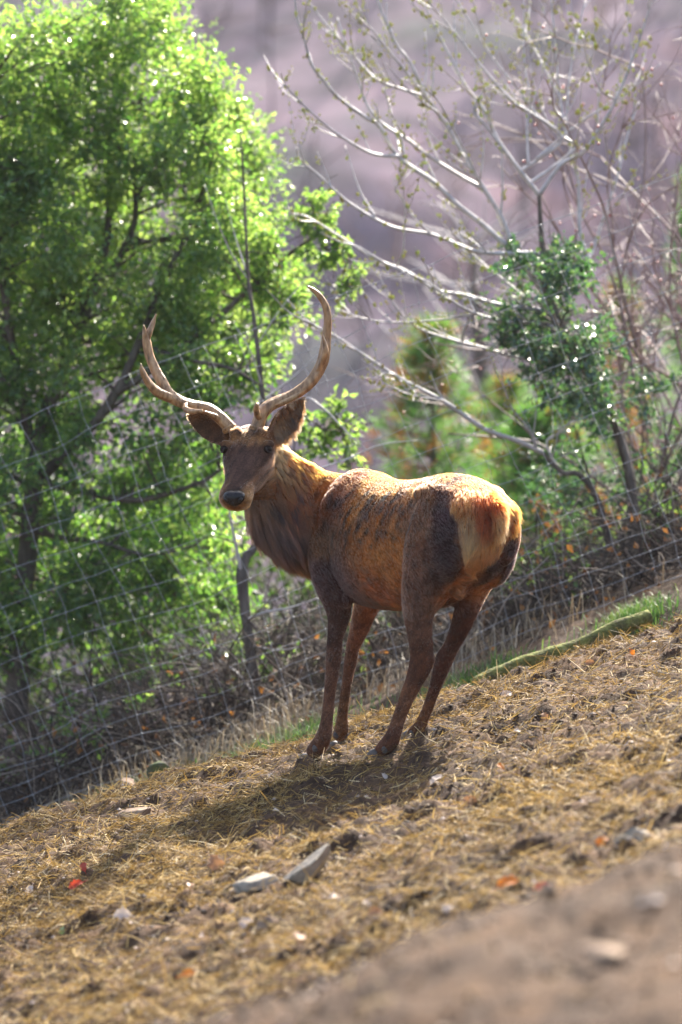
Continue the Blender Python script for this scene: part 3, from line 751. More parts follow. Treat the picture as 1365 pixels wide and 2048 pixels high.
# ---- berry shrub at the right edge: a haze of fine pinkish twigs
mpink = noise_mat('pink_twigs', [(.3, (.16, .10, .09)), (.7, (.34, .24, .22))], 20, rough=.55, spec=.5)
mber = noise_mat('red_berries', [(.3, (.28, .03, .03)), (.7, (.42, .06, .05))], 20, rough=.35)
bs = empty('berry_shrub', P(1400, 1150, 20.4), 'thicket of fine pinkish twigs dotted with red berries', 'shrub')
tk = MB(); be = []
sg = np.random.default_rng(99)
def shoot(p, d, L_, r_, depth):
    n_ = 5; pts = [p]; dd = norm(d)
    for k_ in range(n_):
        dd = norm(dd + sg.normal(0, .16, 3) + np.array([0, 0, -.03])); pts.append(pts[-1] + dd * L_ / n_)
    stems(tk, pts, np.linspace(r_, r_ * .45, len(pts)), 9, 4)
    if depth == 0:
        if sg.random() < .16: be.append(pts[-1])
        return
    for k_ in range(3 if depth > 1 else 4):
        i = sg.integers(1, len(pts)); shoot(pts[i], norm(pts[i] - pts[i - 1]) + sg.normal(0, .55, 3), L_ * sg.uniform(.4, .65), r_ * .55, depth - 1)
for k_ in range(30):
    b0 = P(sg.uniform(1240, 1520), sg.uniform(700, 1150), 20.4) + np.array([0, sg.uniform(-.5, .5), 0])
    shoot(b0, np.array([sg.normal(-.28, .3), sg.normal(0, .2), 1]), sg.uniform(1.0, 1.9), .011, 3)
tk.build('twigs', mpink, bs)
vv, ff = octs(np.array(be), np.full(len(be), .009), .1, sg); mb = MB(); mb.add(vv, ff); k = mb.build('berries', mber, bs); k['kind'] = 'stuff'

# ---- young pines further back
mneed = leaf_mat('pine_needles', [(0, (.26, .12, .03)), (.18, (.20, .12, .03)), (.3, (.06, .13, .04)), (.7, (.10, .20, .065)), (1, (.16, .26, .07))], [(0, (.5, .2, .03)), (.2, (.4, .2, .03)), (.3, (.1, .28, .04)), (1, (.25, .5, .08))], .4, .5, .3)
pg = np.random.default_rng(55)
def pine(px, top, y, width, label, n=330, brown=.2, needle=.12):
    t = P(px, top, y); g = float(H(t[0], y)); root_ = np.array([t[0], y, g])
    e = empty('young_pine', root_, label, 'pine tree'); ht_ = t[2] - g; wm = width / FPX * y
    tk = MB(); stems(tk, [root_ - [0, 0, .1], (root_ + t) / 2 + pg.normal(0, .03, 3), t], [.05, .03, .006], 14, 8)
    cr = MB(); N_ = n; 
    for k_ in range(N_):
        h = pg.uniform(.22, 1.0) ; R_ = wm * (1.08 - h) / .62 * .62 * pg.uniform(.15, 1.0) ; a = pg.uniform(0, 2 * np.pi)
        ax_ = root_ + (t - root_) * h
        e_ = ax_ + np.array([math.cos(a) * R_, math.sin(a) * R_, R_ * .35 - .05])
        if k_ % 3 == 0: stems(tk, [ax_, (ax_ + e_) / 2 - [0, 0, .02], e_], [.009, .006, .003], 5, 5)
        m = 22; d = norm(pg.normal(0, .6, (m, 3)) + norm(e_ - ax_ + np.array([0, 0, .08])) * .9)
        b_ = e_ + pg.normal(0, .015, (m, 3)); nd = needle * pg.uniform(.7, 1.2, m)[:, None]; sd = norm(np.cross(d, pg.normal(0, 1, (m, 3)))) * .0032
        vv = np.stack([b_ - sd, b_ + sd, b_ + d * nd], 1).reshape(-1, 3)
        inner = 1 - R_ / (wm * (1.08 - h) + 1e-6)
        tt = np.clip(.62 + pg.normal(0, .15), .3, 1) if pg.random() > brown + .45 * max(inner - .4, 0) else .08
        cr.add(vv, np.arange(m * 3).reshape(-1, 3), np.full(m * 3, tt))
    tk.build('trunk', mbark, e); k = cr.build('crown', mneed, e, smooth=False, tint=True); k['kind'] = 'stuff'
pine(862, 640, 24.5, 330, 'tall young pine with browning inner needles beyond the fence', 620, .22, .14)
pine(1020, 760, 26.0, 280, 'small pine with an orange tip behind the stag rump', 480, .25, .14)
pine(1090, 810, 22.2, 380, 'bushy green pine close behind the fence by the stag', 620, .06, .13)
pine(1385, 330, 25.0, 150, 'dark green pine behind the berry shrub', 380, .06, .13)
pine(1245, 560, 27.0, 170, 'rust-tinged pine behind the evergreen climber', 320, .35, .14)

# ---- bare tree standing alone further down the hillside
ft = empty('bare_tree', P(985, 1300, 34), 'grey leafless tree standing far beyond the fence', 'tree')
tk = MB(); g0 = P(985, 1350, 34)
stems(tk, [g0, P(985, 1000, 34), P(972, 800, 34), P(955, 650, 34), P(945, 480, 34)], [.13, .11, .09, .06, .02], 30, 8)
tk.build('trunk', mbark, ft); tk = MB()
for k_ in range(46):
    h = vg.uniform(.25, 1); a = P(985 - 40 * h, 1200 - 720 * h, 34); d = np.array([vg.normal(0, .7), vg.normal(0, .5), vg.uniform(.35, 1)]); e_ = a + d * vg.uniform(.4, 1.3)
    stems(tk, [a, (a + e_) / 2 + vg.normal(0, .06, 3), e_], [.022, .014, .004], 8, 5)
tk.build('branches', mpale, ft)

mdim = leaf_mat('shaded_scrub_leaf', [(0, (.012, .022, .010)), (.5, (.024, .05, .014)), (1, (.06, .10, .02))], [(0, (.03, .08, .01)), (.5, (.10, .22, .02)), (1, (.35, .5, .05))], .25, .5, .3)  # leaf colour darkened to stand in for shade under the trees
# ---- hedge of scrub behind, and the tangle of dead stems at its foot
sc = empty('scrub_hedge', P(600, 1400, 23), 'dim leafy scrub hedge closing the view low between the trunks', 'hedge')
SCP = [(-200, 850), (200, 900), (420, 900), (700, 1000), (900, 1010), (1100, 1040), (1450, 1000), (1450, 1300), (900, 1450), (-200, 1560)]
c3 = clump_centres(SCP, 230, 21.6, 24.2, 22.8)
tk = MB(); hl = []
for k_ in range(40):
    a = vg.uniform(-200, 1450); y_ = vg.uniform(21.6, 24); b0 = np.array([(a - 682) / FPX * y_, y_, float(H((a - 682) / FPX * y_, y_))]); e_ = b0 + np.array([vg.normal(0, .25), vg.normal(0, .2), vg.uniform(.9, 1.7)])
    hl.append(stems(tk, [b0, (b0 + e_) / 2 + vg.normal(0, .06, 3), e_], [.018, .012, .005], 10, 5))
twig_tree(tk, hl, c3, .005); tk.build('stems', mbark, sc)
cr = MB(); leaf_cloud(cr, c3, 110, .30, .055, .55, tint=(.42, .25)); k = cr.build('foliage', mdim, sc, smooth=False, tint=True); k['kind'] = 'stuff'

mtw = leaf_mat('dead_stems', [(0, (.025, .018, .014)), (.5, (.07, .05, .038)), (.85, (.15, .11, .085)), (1, (.40, .33, .27))], [(0, (.02, .02, .02)), (1, (.1, .08, .06))], .03, .75, .3)
tk = MB(); tg = np.random.default_rng(41)
for k_ in range(3600):
    x = tg.uniform(-2.2, 2.2); y = tg.uniform(18.2, 21.2)
    if x > -.1 and x < .5 and tg.random() < .3: continue
    g = np.array([x, y, float(H(x, y, False))])
    L_ = tg.uniform(.25, 1.05) * (1.0 if x < 0 else .75); d = norm(np.array([tg.normal(0, .75), tg.normal(0, .4), tg.uniform(.25, 1.0)]))
    m_ = g + d * L_ * .5 + tg.normal(0, .07, 3); e_ = g + d * L_ + np.array([tg.normal(0, .12), tg.normal(0, .1), -.25 * L_ * tg.random()])
    r_ = tg.uniform(.0018, .006)
    stems(tk, [g, m_, e_], [r_, r_ * .8, r_ * .4], 7, 4, tg.random())
    if tg.random() < .6:
        stems(tk, [m_, (m_ + e_) / 2 + tg.normal(0, .05, 3), m_ + tg.normal(0, .2, 3)], [r_ * .6, r_ * .5, r_ * .3], 5, 4, tg.random())
tag(tk.build('bramble_thicket', mtw, tint=True), 'tangle of dead brown stems along the foot of the fence', 'undergrowth', kind='stuff')
N = 1300
x = tg.uniform(-2.3, 2.4, N); y = tg.uniform(17.9, 21.5, N); z = H(x, y, False) + np.abs(tg.normal(0, .22, N)) * (y > 18.2) + .02
mb = MB(); leaves(mb, np.stack([x, y, z], -1), tg.normal(0, 1, (N, 3)), tg.uniform(.03, .07, N), .6, .2, tg, (.45, .3))
mdl = leaf_mat('dead_leaves', [(0, (.05, .03, .02)), (.4, (.11, .06, .035)), (.8, (.24, .12, .05)), (1, (.45, .21, .06))], [(0, (.1, .05, .02)), (1, (.6, .25, .04))], .35, .6, .3)
tag(mb.build('dead_leaves', mdl, smooth=False, tint=True), 'withered brown and orange leaves caught in the undergrowth', 'leaf litter', kind='stuff')
ug = MB(); c4 = []
for k_ in range(64):
    x_ = tg.uniform(-2.0, 2.2); y_ = tg.uniform(18.5, 20.6); c4.append([x_, y_, float(H(x_, y_, False)) + abs(tg.normal(0, .35)) + .1])
leaf_cloud(ug, np.array(c4), 55, .17, .045, .6, gen=tg, tint=(.5, .25))
tag(ug.build('ground_cover', mleaf, smooth=False, tint=True), 'low leafy plants growing through the dead stems', 'undergrowth', kind='stuff')

# ================================================================ wooded hillside across the valley
hx = np.linspace(-160, 160, 150); hy = np.linspace(55, 330, 150)
X, Y = np.meshgrid(hx, hy)
def HH(x, y): return -22 + .62 * np.maximum(y - 70, 0) - 6 * np.exp(-((y - 62) / 9) ** 2) + 9 * fbm(x * .018, y * .018, 4) + 2.2 * fbm(x * .12, y * .12, 3) + 8 * sstep(70, 55, y)
v = np.stack([X, Y, HH(X, Y)], -1).reshape(-1, 3); i = (np.arange(149)[:, None] * 150 + np.arange(149)[None])
mhill, n, b, o = material('winter_wood')
tc_ = node(n, 'ShaderNodeTexCoord')
t1 = node(n, 'ShaderNodeTexNoise'); t1.inputs['Scale'].default_value = .12; t1.inputs['Detail'].default_value = 5; t1.inputs['Roughness'].default_value = .6
t2 = node(n, 'ShaderNodeTexNoise'); t2.inputs['Scale'].default_value = .6; t2.inputs['Detail'].default_value = 5
for t in (t1, t2): n.links.new(tc_.outputs['Object'], t.inputs['Vector'])
c1 = ramp(n, t1.outputs['Fac'], [(.34, (.065, .07, .072)), (.45, (.11, .09, .108)), (.55, (.155, .118, .14)), (.66, (.20, .125, .13)), (.75, (.12, .11, .11))])
mx = node(n, 'ShaderNodeMix', data_type='RGBA', blend_type='MULTIPLY'); mx.inputs[0].default_value = .8
n.links.new(c1, mx.inputs[6]); n.links.new(ramp(n, t2.outputs['Fac'], [(.35, (.5, .5, .52)), (.6, (1.1, 1.05, 1.1))]), mx.inputs[7])
n.links.new(mx.outputs[2], b.inputs['Base Color']); b.inputs['Roughness'].default_value = 1; b.inputs['Specular IOR Level'].default_value = .05
hill = link('hillside', make_mesh('hillside', v, [np.stack([i, i + 1, i + 151, i + 150], -1).reshape(-1, 4)]), mhill)
tag(hill, 'steep hillside of bare winter woods across the valley', kind='structure')
wg = np.random.default_rng(61)
NT = 1000
tx = wg.uniform(-60, 60, NT); ty = 72 + 200 * wg.random(NT) ** 1.3
tx *= (ty / 140)
mb = MB()
for x_, y_ in zip(tx, ty):
    g = np.array([x_, y_, float(HH(x_, y_))]); h = wg.uniform(4, 8); tn = wg.random(); 
    v_, f_ = tube(np.array([g, g + [wg.normal(0, .2), 0, h * .6], g + [wg.normal(0, .4), 0, h]]), [.05, .04, .02], 4, False); mb.add(v_, f_, tn)
    m = 26; a = g + np.array([0, 0, 1]) * (h * wg.uniform(.3, .95, m))[:, None]
    d = np.stack([wg.normal(0, 1, m), wg.normal(0, 1, m), wg.uniform(.3, 1.6, m)], -1); d = norm(d) * wg.uniform(.8, 2.4, (m, 1))
    s_ = norm(np.cross(d, wg.normal(0, 1, (m, 3)))) * .05
    vv = np.stack([a - s_, a + s_, a + d], 1).reshape(-1, 3); mb.add(vv, np.arange(m * 3).reshape(-1, 3), tn)
mwood = leaf_mat('bare_crowns', [(0, (.085, .07, .08)), (.5, (.125, .098, .112)), (.8, (.16, .118, .128)), (1, (.18, .125, .11))], [(0, (.05, .04, .04)), (1, (.2, .15, .15))], .15, .9, .1)
tag(mb.build('winter_woodland', mwood, smooth=False, tint=True), 'mauve-grey leafless woodland covering the far hillside', 'woodland', kind='stuff')
# ================================================================ the stag
TH = R(57)
FW = np.array([-math.cos(TH), math.sin(TH), 0.0])      # heading
LF = np.array([-math.sin(TH), -math.cos(TH), 0.0])     # its left side
OR = np.array([0.285, 15.0, 0.0])
def L(u, v, z): return OR + FW * u + LF * v + np.array([0, 0, z])

body = MB()
SEG = 28
ang = np.linspace(0, 2 * np.pi, SEG, endpoint=False)
# trunk: u, top, bottom, half width, height of the widest place (0..1)
tr = np.array([
    (-0.645, 1.04, 0.94, 0.050, .5), (-0.63, 1.09, 0.87, 0.115, .55), (-0.575, 1.14, 0.80, 0.175, .60), (-0.50, 1.178, 0.745, 0.205, .62),
    (-0.40, 1.207, 0.69, 0.214, .58), (-0.28, 1.210, 0.650, 0.208, .50), (-0.14, 1.195, 0.635, 0.225, .46),
    (0.0, 1.190, 0.625, 0.238, .44), (0.14, 1.195, 0.628, 0.238, .44), (0.27, 1.225, 0.640, 0.218, .44),
    (0.37, 1.238, 0.660, 0.200, .45), (0.47, 1.205, 0.70, 0.180, .48), (0.56, 1.14, 0.77, 0.145, .5), (0.62, 1.06, 0.86, 0.08, .5)])
rows = resample(tr, 44)
rings = []
for u, zt, zb, hw, k in rows:
    zc = zb + (zt - zb) * k
    c, s = np.cos(ang), np.sin(ang)
    e = 0.92
    cc = np.sign(c) * np.abs(c) ** e; ss = np.sign(s) * np.abs(s) ** e
    h = np.where(s > 0, zt - zc, zc - zb)
    narrow = np.where(s > 0, 1 - 0.10 * np.abs(s) ** 3, 1)
    rings.append([L(u, hw * a * nn, zc + b * hh) for a, b, hh, nn in zip(cc, ss, h, narrow)])
body.add(*loft(rings))

def limb(rows, n=40, seg=20, e1ref=(0, 1, 0)):
    """rows: px, py, depth, half width in px, half depth in m"""
    r = resample(rows, n)
    ctr = np.array([P(a, b, c) for a, b, c, _, _ in r])
    tan = norm(np.gradient(ctr, axis=0))
    e2 = norm(np.array(e1ref)[None] - tan * (tan @ np.array(e1ref))[:, None])
    e1 = np.cross(tan, e2)
    a = np.linspace(0, 2 * np.pi, seg, endpoint=False)
    hw = r[:, 3] * r[:, 2] / FPX
    return loft(ctr[:, None] + e1[:, None] * (np.cos(a)[None] * hw[:, None])[..., None] + e2[:, None] * (np.sin(a)[None] * r[:, 4:5])[..., None])

LEGS = dict(
  near_hind=[(905, 985, 14.63, 58, .085), (888, 1060, 14.60, 72, .10), (868, 1130, 14.60, 64, .095), (850, 1180, 14.61, 50, .085),
    (838, 1224, 14.62, 33, .07), (840, 1265, 14.62, 26, .055), (844, 1305, 14.62, 24, .046), (842, 1330, 14.62, 24, .044), (829, 1363, 14.62, 19, .036),
    (812, 1400, 14.61, 15.5, .028), (799, 1435, 14.60, 14, .026), (789, 1466, 14.59, 15.5, .03), (777, 1490, 14.60, 19, .033), (762, 1507, 14.64, 18, .03)],
  far_hind=[(985, 1040, 14.68, 48, .085), (982, 1090, 14.70, 46, .085), (967, 1135, 14.72, 37, .08), (950, 1173, 14.74, 29, .072), (935, 1216, 14.78, 25, .06),
    (919, 1260, 14.80, 20, .05), (902, 1295, 14.83, 16.5, .042), (889, 1319, 14.85, 19, .042), (877, 1355, 14.87, 14.5, .034), (864, 1394, 14.89, 11.5, .027),
    (849, 1434, 14.90, 11.5, .026), (838, 1455, 14.90, 14, .03), (826, 1472, 14.93, 16, .031)],
  near_fore=[(702, 1040, 15.34, 15, .03), (668, 1085, 15.25, 46, .085), (659, 1130, 15.23, 42, .085), (668, 1175, 15.22, 35, .075), (675, 1204, 15.22, 29, .065),
    (678, 1236, 15.22, 23, .05), (671, 1275, 15.22, 16.5, .04), (668, 1315, 15.21, 16, .038), (664, 1355, 15.20, 13.5, .03), (659, 1394, 15.19, 12, .026),
    (655, 1434, 15.18, 12.5, .026), (650, 1466, 15.17, 15.5, .031), (640, 1489, 15.19, 18, .033), (624, 1506, 15.23, 16, .03)],
  far_fore=[(765, 1110, 15.40, 40, .07), (745, 1180, 15.40, 33, .07), (731, 1220, 15.41, 25, .06), (720, 1256, 15.42, 20, .05), (706, 1295, 15.44, 14, .04),
    (703, 1315, 15.45, 14, .037), (696, 1355, 15.46, 11, .03), (690, 1394, 15.47, 10.5, .026), (685, 1434, 15.48, 11.5, .026), (684, 1456, 15.48, 15, .031),
    (678, 1474, 15.51, 15, .03)])
for k in LEGS: body.add(*limb(LEGS[k]))

def blob(c, r, ax=None, n=12):
    th = np.linspace(0, np.pi, n + 2)[1:-1]; a = np.linspace(0, 2 * np.pi, 16, endpoint=False)
    ax = np.eye(3) if ax is None else np.asarray(ax)
    rr = np.array([[[np.sin(t) * np.cos(b) * r[0], np.sin(t) * np.sin(b) * r[1], -np.cos(t) * r[2]] for b in a] for t in th])
    return loft(np.asarray(c) + rr @ ax)
AXD = np.array([FW, LF, [0, 0, 1]])
# haunches, shoulders, hocks, knees, buttocks, scrotum
for s in (1, -1):
    body.add(*blob(L(-0.42, 0.125 * s, 0.95), (.17, .095, .22), AXD))
    body.add(*blob(L(0.36, 0.115 * s, 0.95), (.13, .09, .215), AXD))
    body.add(*blob(L(-0.57, 0.09 * s, 0.965), (.075, .085, .14), AXD))
    body.add(*blob(L(-0.36, 0.10 * s, 1.125), (.12, .085, .05), AXD))         # hip bone
body.add(*blob(P(861, 1318, 14.60), (.022, .025, .03)))
body.add(*blob(P(899, 1308, 14.83), (.02, .022, .03)))
body.add(*blob(P(694, 1196, 15.16), (.03, .03, .045)))                        # elbow
body.add(*blob(P(917, 1168, 14.60), (.042, .042, .062)))
# tail
q, r = smooth_path([L(-0.60, 0, 1.09), L(-0.665, 0, 1.06), L(-0.685, 0.005, 1.0), L(-0.68, 0.01, 0.945)], [.04, .034, .026, .012], 14)
body.add(*tube(q, r, 12))

# neck
nk = [(735, 1050, 15.36, 85, .15, -.25), (685, 1042, 15.40, 106, .175, -.35), (630, 1032, 15.42, 104, .165, -.55), (585, 1008, 15.42, 92, .15, -.64), (553, 975, 15.40, 78, .135, -.68),
      (530, 940, 15.37, 60, .115, -.6), (512, 905, 15.34, 44, .095, -.5)]
r = resample(nk, 30)
rings = []
for px, py, y, h, dh, lean in r:
    c = P(px, py, y); up = norm(np.array([lean * -1, 0, 0.78])); dep = np.array([0.25, 1, 0]); dep = norm(dep - up * (dep @ up))
    hh = h * y / FPX
    rings.append([c + up * hh * np.sin(a) + dep * dh * np.cos(a) * (1 - 0.25 * np.sin(a)) for a in ang])
body.add(*loft(rings))

# head
HO = P(507, 879, 15.34); HT = P(472, 990, 15.06)
HA = norm(HT - HO)
HS = norm(np.array([-HA[1], HA[0], 0])); HS = HS if HS[0] > 0 else -HS          # towards its left cheek
HN = np.cross(HA, HS); HN = HN if HN[2] > 0 else -HN                            # forehead
def HD(t, s, n): return HO + HA * t + HS * s + HN * n
hd = [(-.06, .05, .03, .05), (-.03, .085, .058, .09), (.02, .104, .070, .12), (.07, .110, .074, .138), (.115, .113, .068, .150), (.15, .107, .058, .150),
      (.20, .091, .049, .138), (.25, .076, .043, .112), (.30, .068, .041, .074), (.345, .074, .039, .068), (.385, .075, .034, .066), (.410, .067, .027, .060), (.428, .045, .016, .044), (.434, .015, .0, .012)]
r = resample(hd, 40)
rings = []
for t, hs, tp, bt in r:
    c, s = np.cos(ang), np.sin(ang)
    cc = np.sign(c) * np.abs(c) ** .85; ss = np.sign(s) * np.abs(s) ** .85
    wd = np.where(s > 0, 1 - .16 * s ** 2, 1 - .14 * s ** 2)
    rings.append([HD(t, hs * a * wv, (tp if b > 0 else bt) * b) for a, b, wv in zip(cc, ss, wd)])
body.add(*loft(rings))
for s in (1, -1):
    body.add(*blob(HD(.096, .096 * s, .048), (.027, .027, .022)))                # brow ridges
    body.add(*blob(HD(.165, .066 * s, .004), (.035, .03, .03)))                 # cheek bone
    body.add(*blob(HD(.09, .066 * s, -.090), (.06, .042, .06)))                  # jaw
    q, rr = smooth_path([HD(.055, .052 * s, .045), HD(.03, .066 * s, .085)], [.03, .026], 6)
    body.add(*tube(q, rr, 12))                                                   # pedicle
body.add(*blob(HD(.372, .004, -.058), (.048, .042, .026)))                           # chin

# ears: a cupped leaf swept along its midrib
def ear(base, tip, cup, width, length_bulge):
    base, tip, cup = map(np.asarray, (base, tip, cup))
    ax = norm(tip - base); cup = norm(cup - ax * (cup @ ax)); side = np.cross(ax, cup)
    n = 22; rings = []
    for k, t in enumerate(np.linspace(0, 1, n)):
        wv = width * (np.sin(np.pi * min(t * 0.90 + 0.10, 1)) ** 0.75) * (1 - .18 * t) + .003
        if t < .2: wv = max(wv, .026)
        th = .0075 * (1 - .4 * t) + .002
        depth = wv * .62
        c = base + (tip - base) * t - cup * (.025 * math.sin(t * np.pi))
        m = 12
        s = np.linspace(-1, 1, m)
        outer = [c + side * wv * x + cup * (depth * x * x - th) for x in s]
        inner = [c + side * wv * x * .96 + cup * (depth * x * x + th) for x in s[::-1]]
        rings.append(outer + inner)
    return loft(rings)
EAR_R = ear(HD(.02, -.082, .02), P(374, 829, 15.36), np.array([-.15, -1, -.35]), .062, 0)
EAR_L = ear(HD(.02, .085, .02), P(609, 795, 15.30), np.array([.30, -1, -.45]), .064, 0)
body.add(*EAR_R); body.add(*EAR_L)

_tmp = body.build('body_raw', None)
m = _tmp.modifiers.new('r', 'REMESH'); m.mode = 'VOXEL'; m.voxel_size = 0.0062
m = _tmp.modifiers.new('s', 'SMOOTH'); m.factor = 0.5; m.iterations = 10
dg = bpy.context.evaluated_depsgraph_get(); dg.update()
bme = bpy.data.meshes.new_from_object(_tmp.evaluated_get(dg))
bpy.data.objects.remove(_tmp, do_unlink=True)
bme.name = 'body'
bme.polygons.foreach_set('use_smooth', np.ones(len(bme.polygons), bool))

stag = empty('stag', L(0, .12, float(H(*(OR[:2])))), 'brown red deer stag with curved antlers looking back over its shoulder', 'deer')
# coat colours at places on the body, sunlit back and inner foreleg painted lighter: forward, left, height, r, g, b
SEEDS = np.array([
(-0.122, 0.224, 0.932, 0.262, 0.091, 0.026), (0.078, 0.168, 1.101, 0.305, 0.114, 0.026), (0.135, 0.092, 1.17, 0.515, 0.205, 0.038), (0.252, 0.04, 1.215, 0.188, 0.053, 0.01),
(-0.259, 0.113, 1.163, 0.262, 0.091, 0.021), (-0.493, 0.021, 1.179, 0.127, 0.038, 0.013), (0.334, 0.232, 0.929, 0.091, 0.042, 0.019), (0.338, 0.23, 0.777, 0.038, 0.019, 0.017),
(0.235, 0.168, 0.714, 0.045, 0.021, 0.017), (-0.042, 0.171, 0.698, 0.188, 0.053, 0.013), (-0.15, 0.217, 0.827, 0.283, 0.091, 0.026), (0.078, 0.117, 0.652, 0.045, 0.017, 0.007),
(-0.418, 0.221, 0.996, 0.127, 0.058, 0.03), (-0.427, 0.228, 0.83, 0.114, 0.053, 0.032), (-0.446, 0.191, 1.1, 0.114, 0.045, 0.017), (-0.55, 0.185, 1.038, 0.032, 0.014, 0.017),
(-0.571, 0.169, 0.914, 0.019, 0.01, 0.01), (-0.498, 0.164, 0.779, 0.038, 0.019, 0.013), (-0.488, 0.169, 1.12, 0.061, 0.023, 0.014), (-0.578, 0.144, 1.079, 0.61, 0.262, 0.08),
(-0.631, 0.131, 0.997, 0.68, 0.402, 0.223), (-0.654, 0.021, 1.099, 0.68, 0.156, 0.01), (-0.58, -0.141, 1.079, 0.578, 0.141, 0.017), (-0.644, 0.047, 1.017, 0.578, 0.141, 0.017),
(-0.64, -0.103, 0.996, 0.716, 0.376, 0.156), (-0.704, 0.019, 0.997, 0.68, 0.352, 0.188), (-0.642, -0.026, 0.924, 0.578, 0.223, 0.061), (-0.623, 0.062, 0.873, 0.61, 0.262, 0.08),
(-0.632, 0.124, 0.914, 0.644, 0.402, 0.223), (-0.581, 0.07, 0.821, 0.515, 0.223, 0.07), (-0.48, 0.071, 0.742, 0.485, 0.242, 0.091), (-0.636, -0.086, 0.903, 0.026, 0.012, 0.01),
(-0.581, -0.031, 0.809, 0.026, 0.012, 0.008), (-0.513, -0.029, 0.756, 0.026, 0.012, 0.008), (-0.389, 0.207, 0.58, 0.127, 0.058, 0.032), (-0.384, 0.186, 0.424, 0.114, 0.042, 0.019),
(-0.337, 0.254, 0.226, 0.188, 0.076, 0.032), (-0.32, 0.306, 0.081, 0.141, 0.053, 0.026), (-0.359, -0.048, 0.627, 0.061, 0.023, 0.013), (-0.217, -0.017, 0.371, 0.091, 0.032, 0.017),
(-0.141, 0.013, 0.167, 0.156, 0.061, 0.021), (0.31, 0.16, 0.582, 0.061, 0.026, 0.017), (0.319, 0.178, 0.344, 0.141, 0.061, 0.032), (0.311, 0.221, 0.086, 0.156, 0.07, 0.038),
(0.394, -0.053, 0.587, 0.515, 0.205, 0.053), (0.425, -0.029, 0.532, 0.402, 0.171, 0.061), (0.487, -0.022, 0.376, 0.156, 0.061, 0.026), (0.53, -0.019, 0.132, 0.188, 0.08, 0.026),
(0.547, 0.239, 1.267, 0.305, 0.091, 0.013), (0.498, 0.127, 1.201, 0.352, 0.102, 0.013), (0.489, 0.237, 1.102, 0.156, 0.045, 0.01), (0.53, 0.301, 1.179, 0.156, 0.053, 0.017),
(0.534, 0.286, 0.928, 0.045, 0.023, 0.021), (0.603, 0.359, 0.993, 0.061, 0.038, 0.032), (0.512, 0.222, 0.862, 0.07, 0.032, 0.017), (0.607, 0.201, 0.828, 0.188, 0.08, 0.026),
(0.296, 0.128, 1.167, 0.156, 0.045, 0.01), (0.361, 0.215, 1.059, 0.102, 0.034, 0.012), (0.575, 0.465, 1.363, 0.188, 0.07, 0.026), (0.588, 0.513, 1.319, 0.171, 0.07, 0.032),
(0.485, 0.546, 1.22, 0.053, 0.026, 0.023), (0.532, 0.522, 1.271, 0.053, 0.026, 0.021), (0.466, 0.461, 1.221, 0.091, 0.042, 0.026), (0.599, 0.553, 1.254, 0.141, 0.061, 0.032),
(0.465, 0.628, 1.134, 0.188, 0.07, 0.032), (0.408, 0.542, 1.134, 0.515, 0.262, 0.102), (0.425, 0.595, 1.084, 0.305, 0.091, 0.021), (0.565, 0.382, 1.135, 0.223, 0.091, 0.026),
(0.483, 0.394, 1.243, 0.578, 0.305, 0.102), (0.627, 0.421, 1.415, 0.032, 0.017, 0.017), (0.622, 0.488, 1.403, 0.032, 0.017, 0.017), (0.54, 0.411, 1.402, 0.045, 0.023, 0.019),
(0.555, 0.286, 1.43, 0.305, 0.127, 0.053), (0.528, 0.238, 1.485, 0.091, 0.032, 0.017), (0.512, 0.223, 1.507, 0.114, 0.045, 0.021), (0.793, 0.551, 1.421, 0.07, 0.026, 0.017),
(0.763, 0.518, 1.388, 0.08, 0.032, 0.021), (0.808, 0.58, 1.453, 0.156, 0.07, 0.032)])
_hx = [(.04, 0, .07, .22, .115, .056), (.09, 0, .065, .20, .105, .052), (.0, 0, .06, .028, .016, .016), (.02, .025, .072, .028, .016, .016), (.02, -.025, .072, .028, .016, .016), (-.03, 0, .05, .03, .018, .016), (.0, .05, .05, .03, .018, .017), (.0, -.05, .05, .03, .018, .017)]
for _t in (.15, .20, .25, .30, .35): _hx.append((_t, 0, .045, .058, .034, .027))
_hx.append((.38, 0, .035, .05, .03, .025))
for _s in (1, -1):
    _hx += [(.085, .07 * _s, .055, .24, .13, .066), (.118, .1 * _s, .03, .06, .035, .026), (.05, .09 * _s, .03, .14, .07, .036), (.2, .045 * _s, .035, .07, .042, .033), (.28, .04 * _s, .032, .075, .044, .034),
            (.15, .095 * _s, -.02, .11, .06, .038), (.22, .075 * _s, -.01, .10, .056, .037), (.30, .063 * _s, -.005, .12, .066, .04), (.36, .066 * _s, .0, .18, .10, .055), (.37, .03 * _s, -.06, .32, .15, .05), (.13, .06 * _s, .05, .07, .04, .03), (.16, .075 * _s, .02, .06, .035, .027), (.33, .072 * _s, -.02, .16, .09, .05),
            (.08, .09 * _s, -.09, .16, .085, .04), (.18, .06 * _s, -.09, .12, .065, .035), (.25, .05 * _s, -.07, .14, .075, .04)]
_hx += [(.388, .058, -.015, .36, .21, .10), (.05, .11, -.05, .34, .2, .09), (.10, .105, -.08, .30, .17, .08)]  # left lip and cheek fringe painted lighter as rim light
SEEDS = SEEDS[~((SEEDS[:, 1] > .375) & (SEEDS[:, 2] > 1.07) & (SEEDS[:, 0] < .7))]
_rt = (SEEDS[:, 1] < -.05) & (SEEDS[:, 0] < -.5) & (SEEDS[:, 3] > .5); SEEDS[_rt, 3:] = (.41, .14, .035)
_w = SEEDS[:, 3] > .4; SEEDS[_w, 3:] *= np.where(SEEDS[_w, 5:6] > .12, [[.78, .66, .56]], [[.62, .52, .62]])
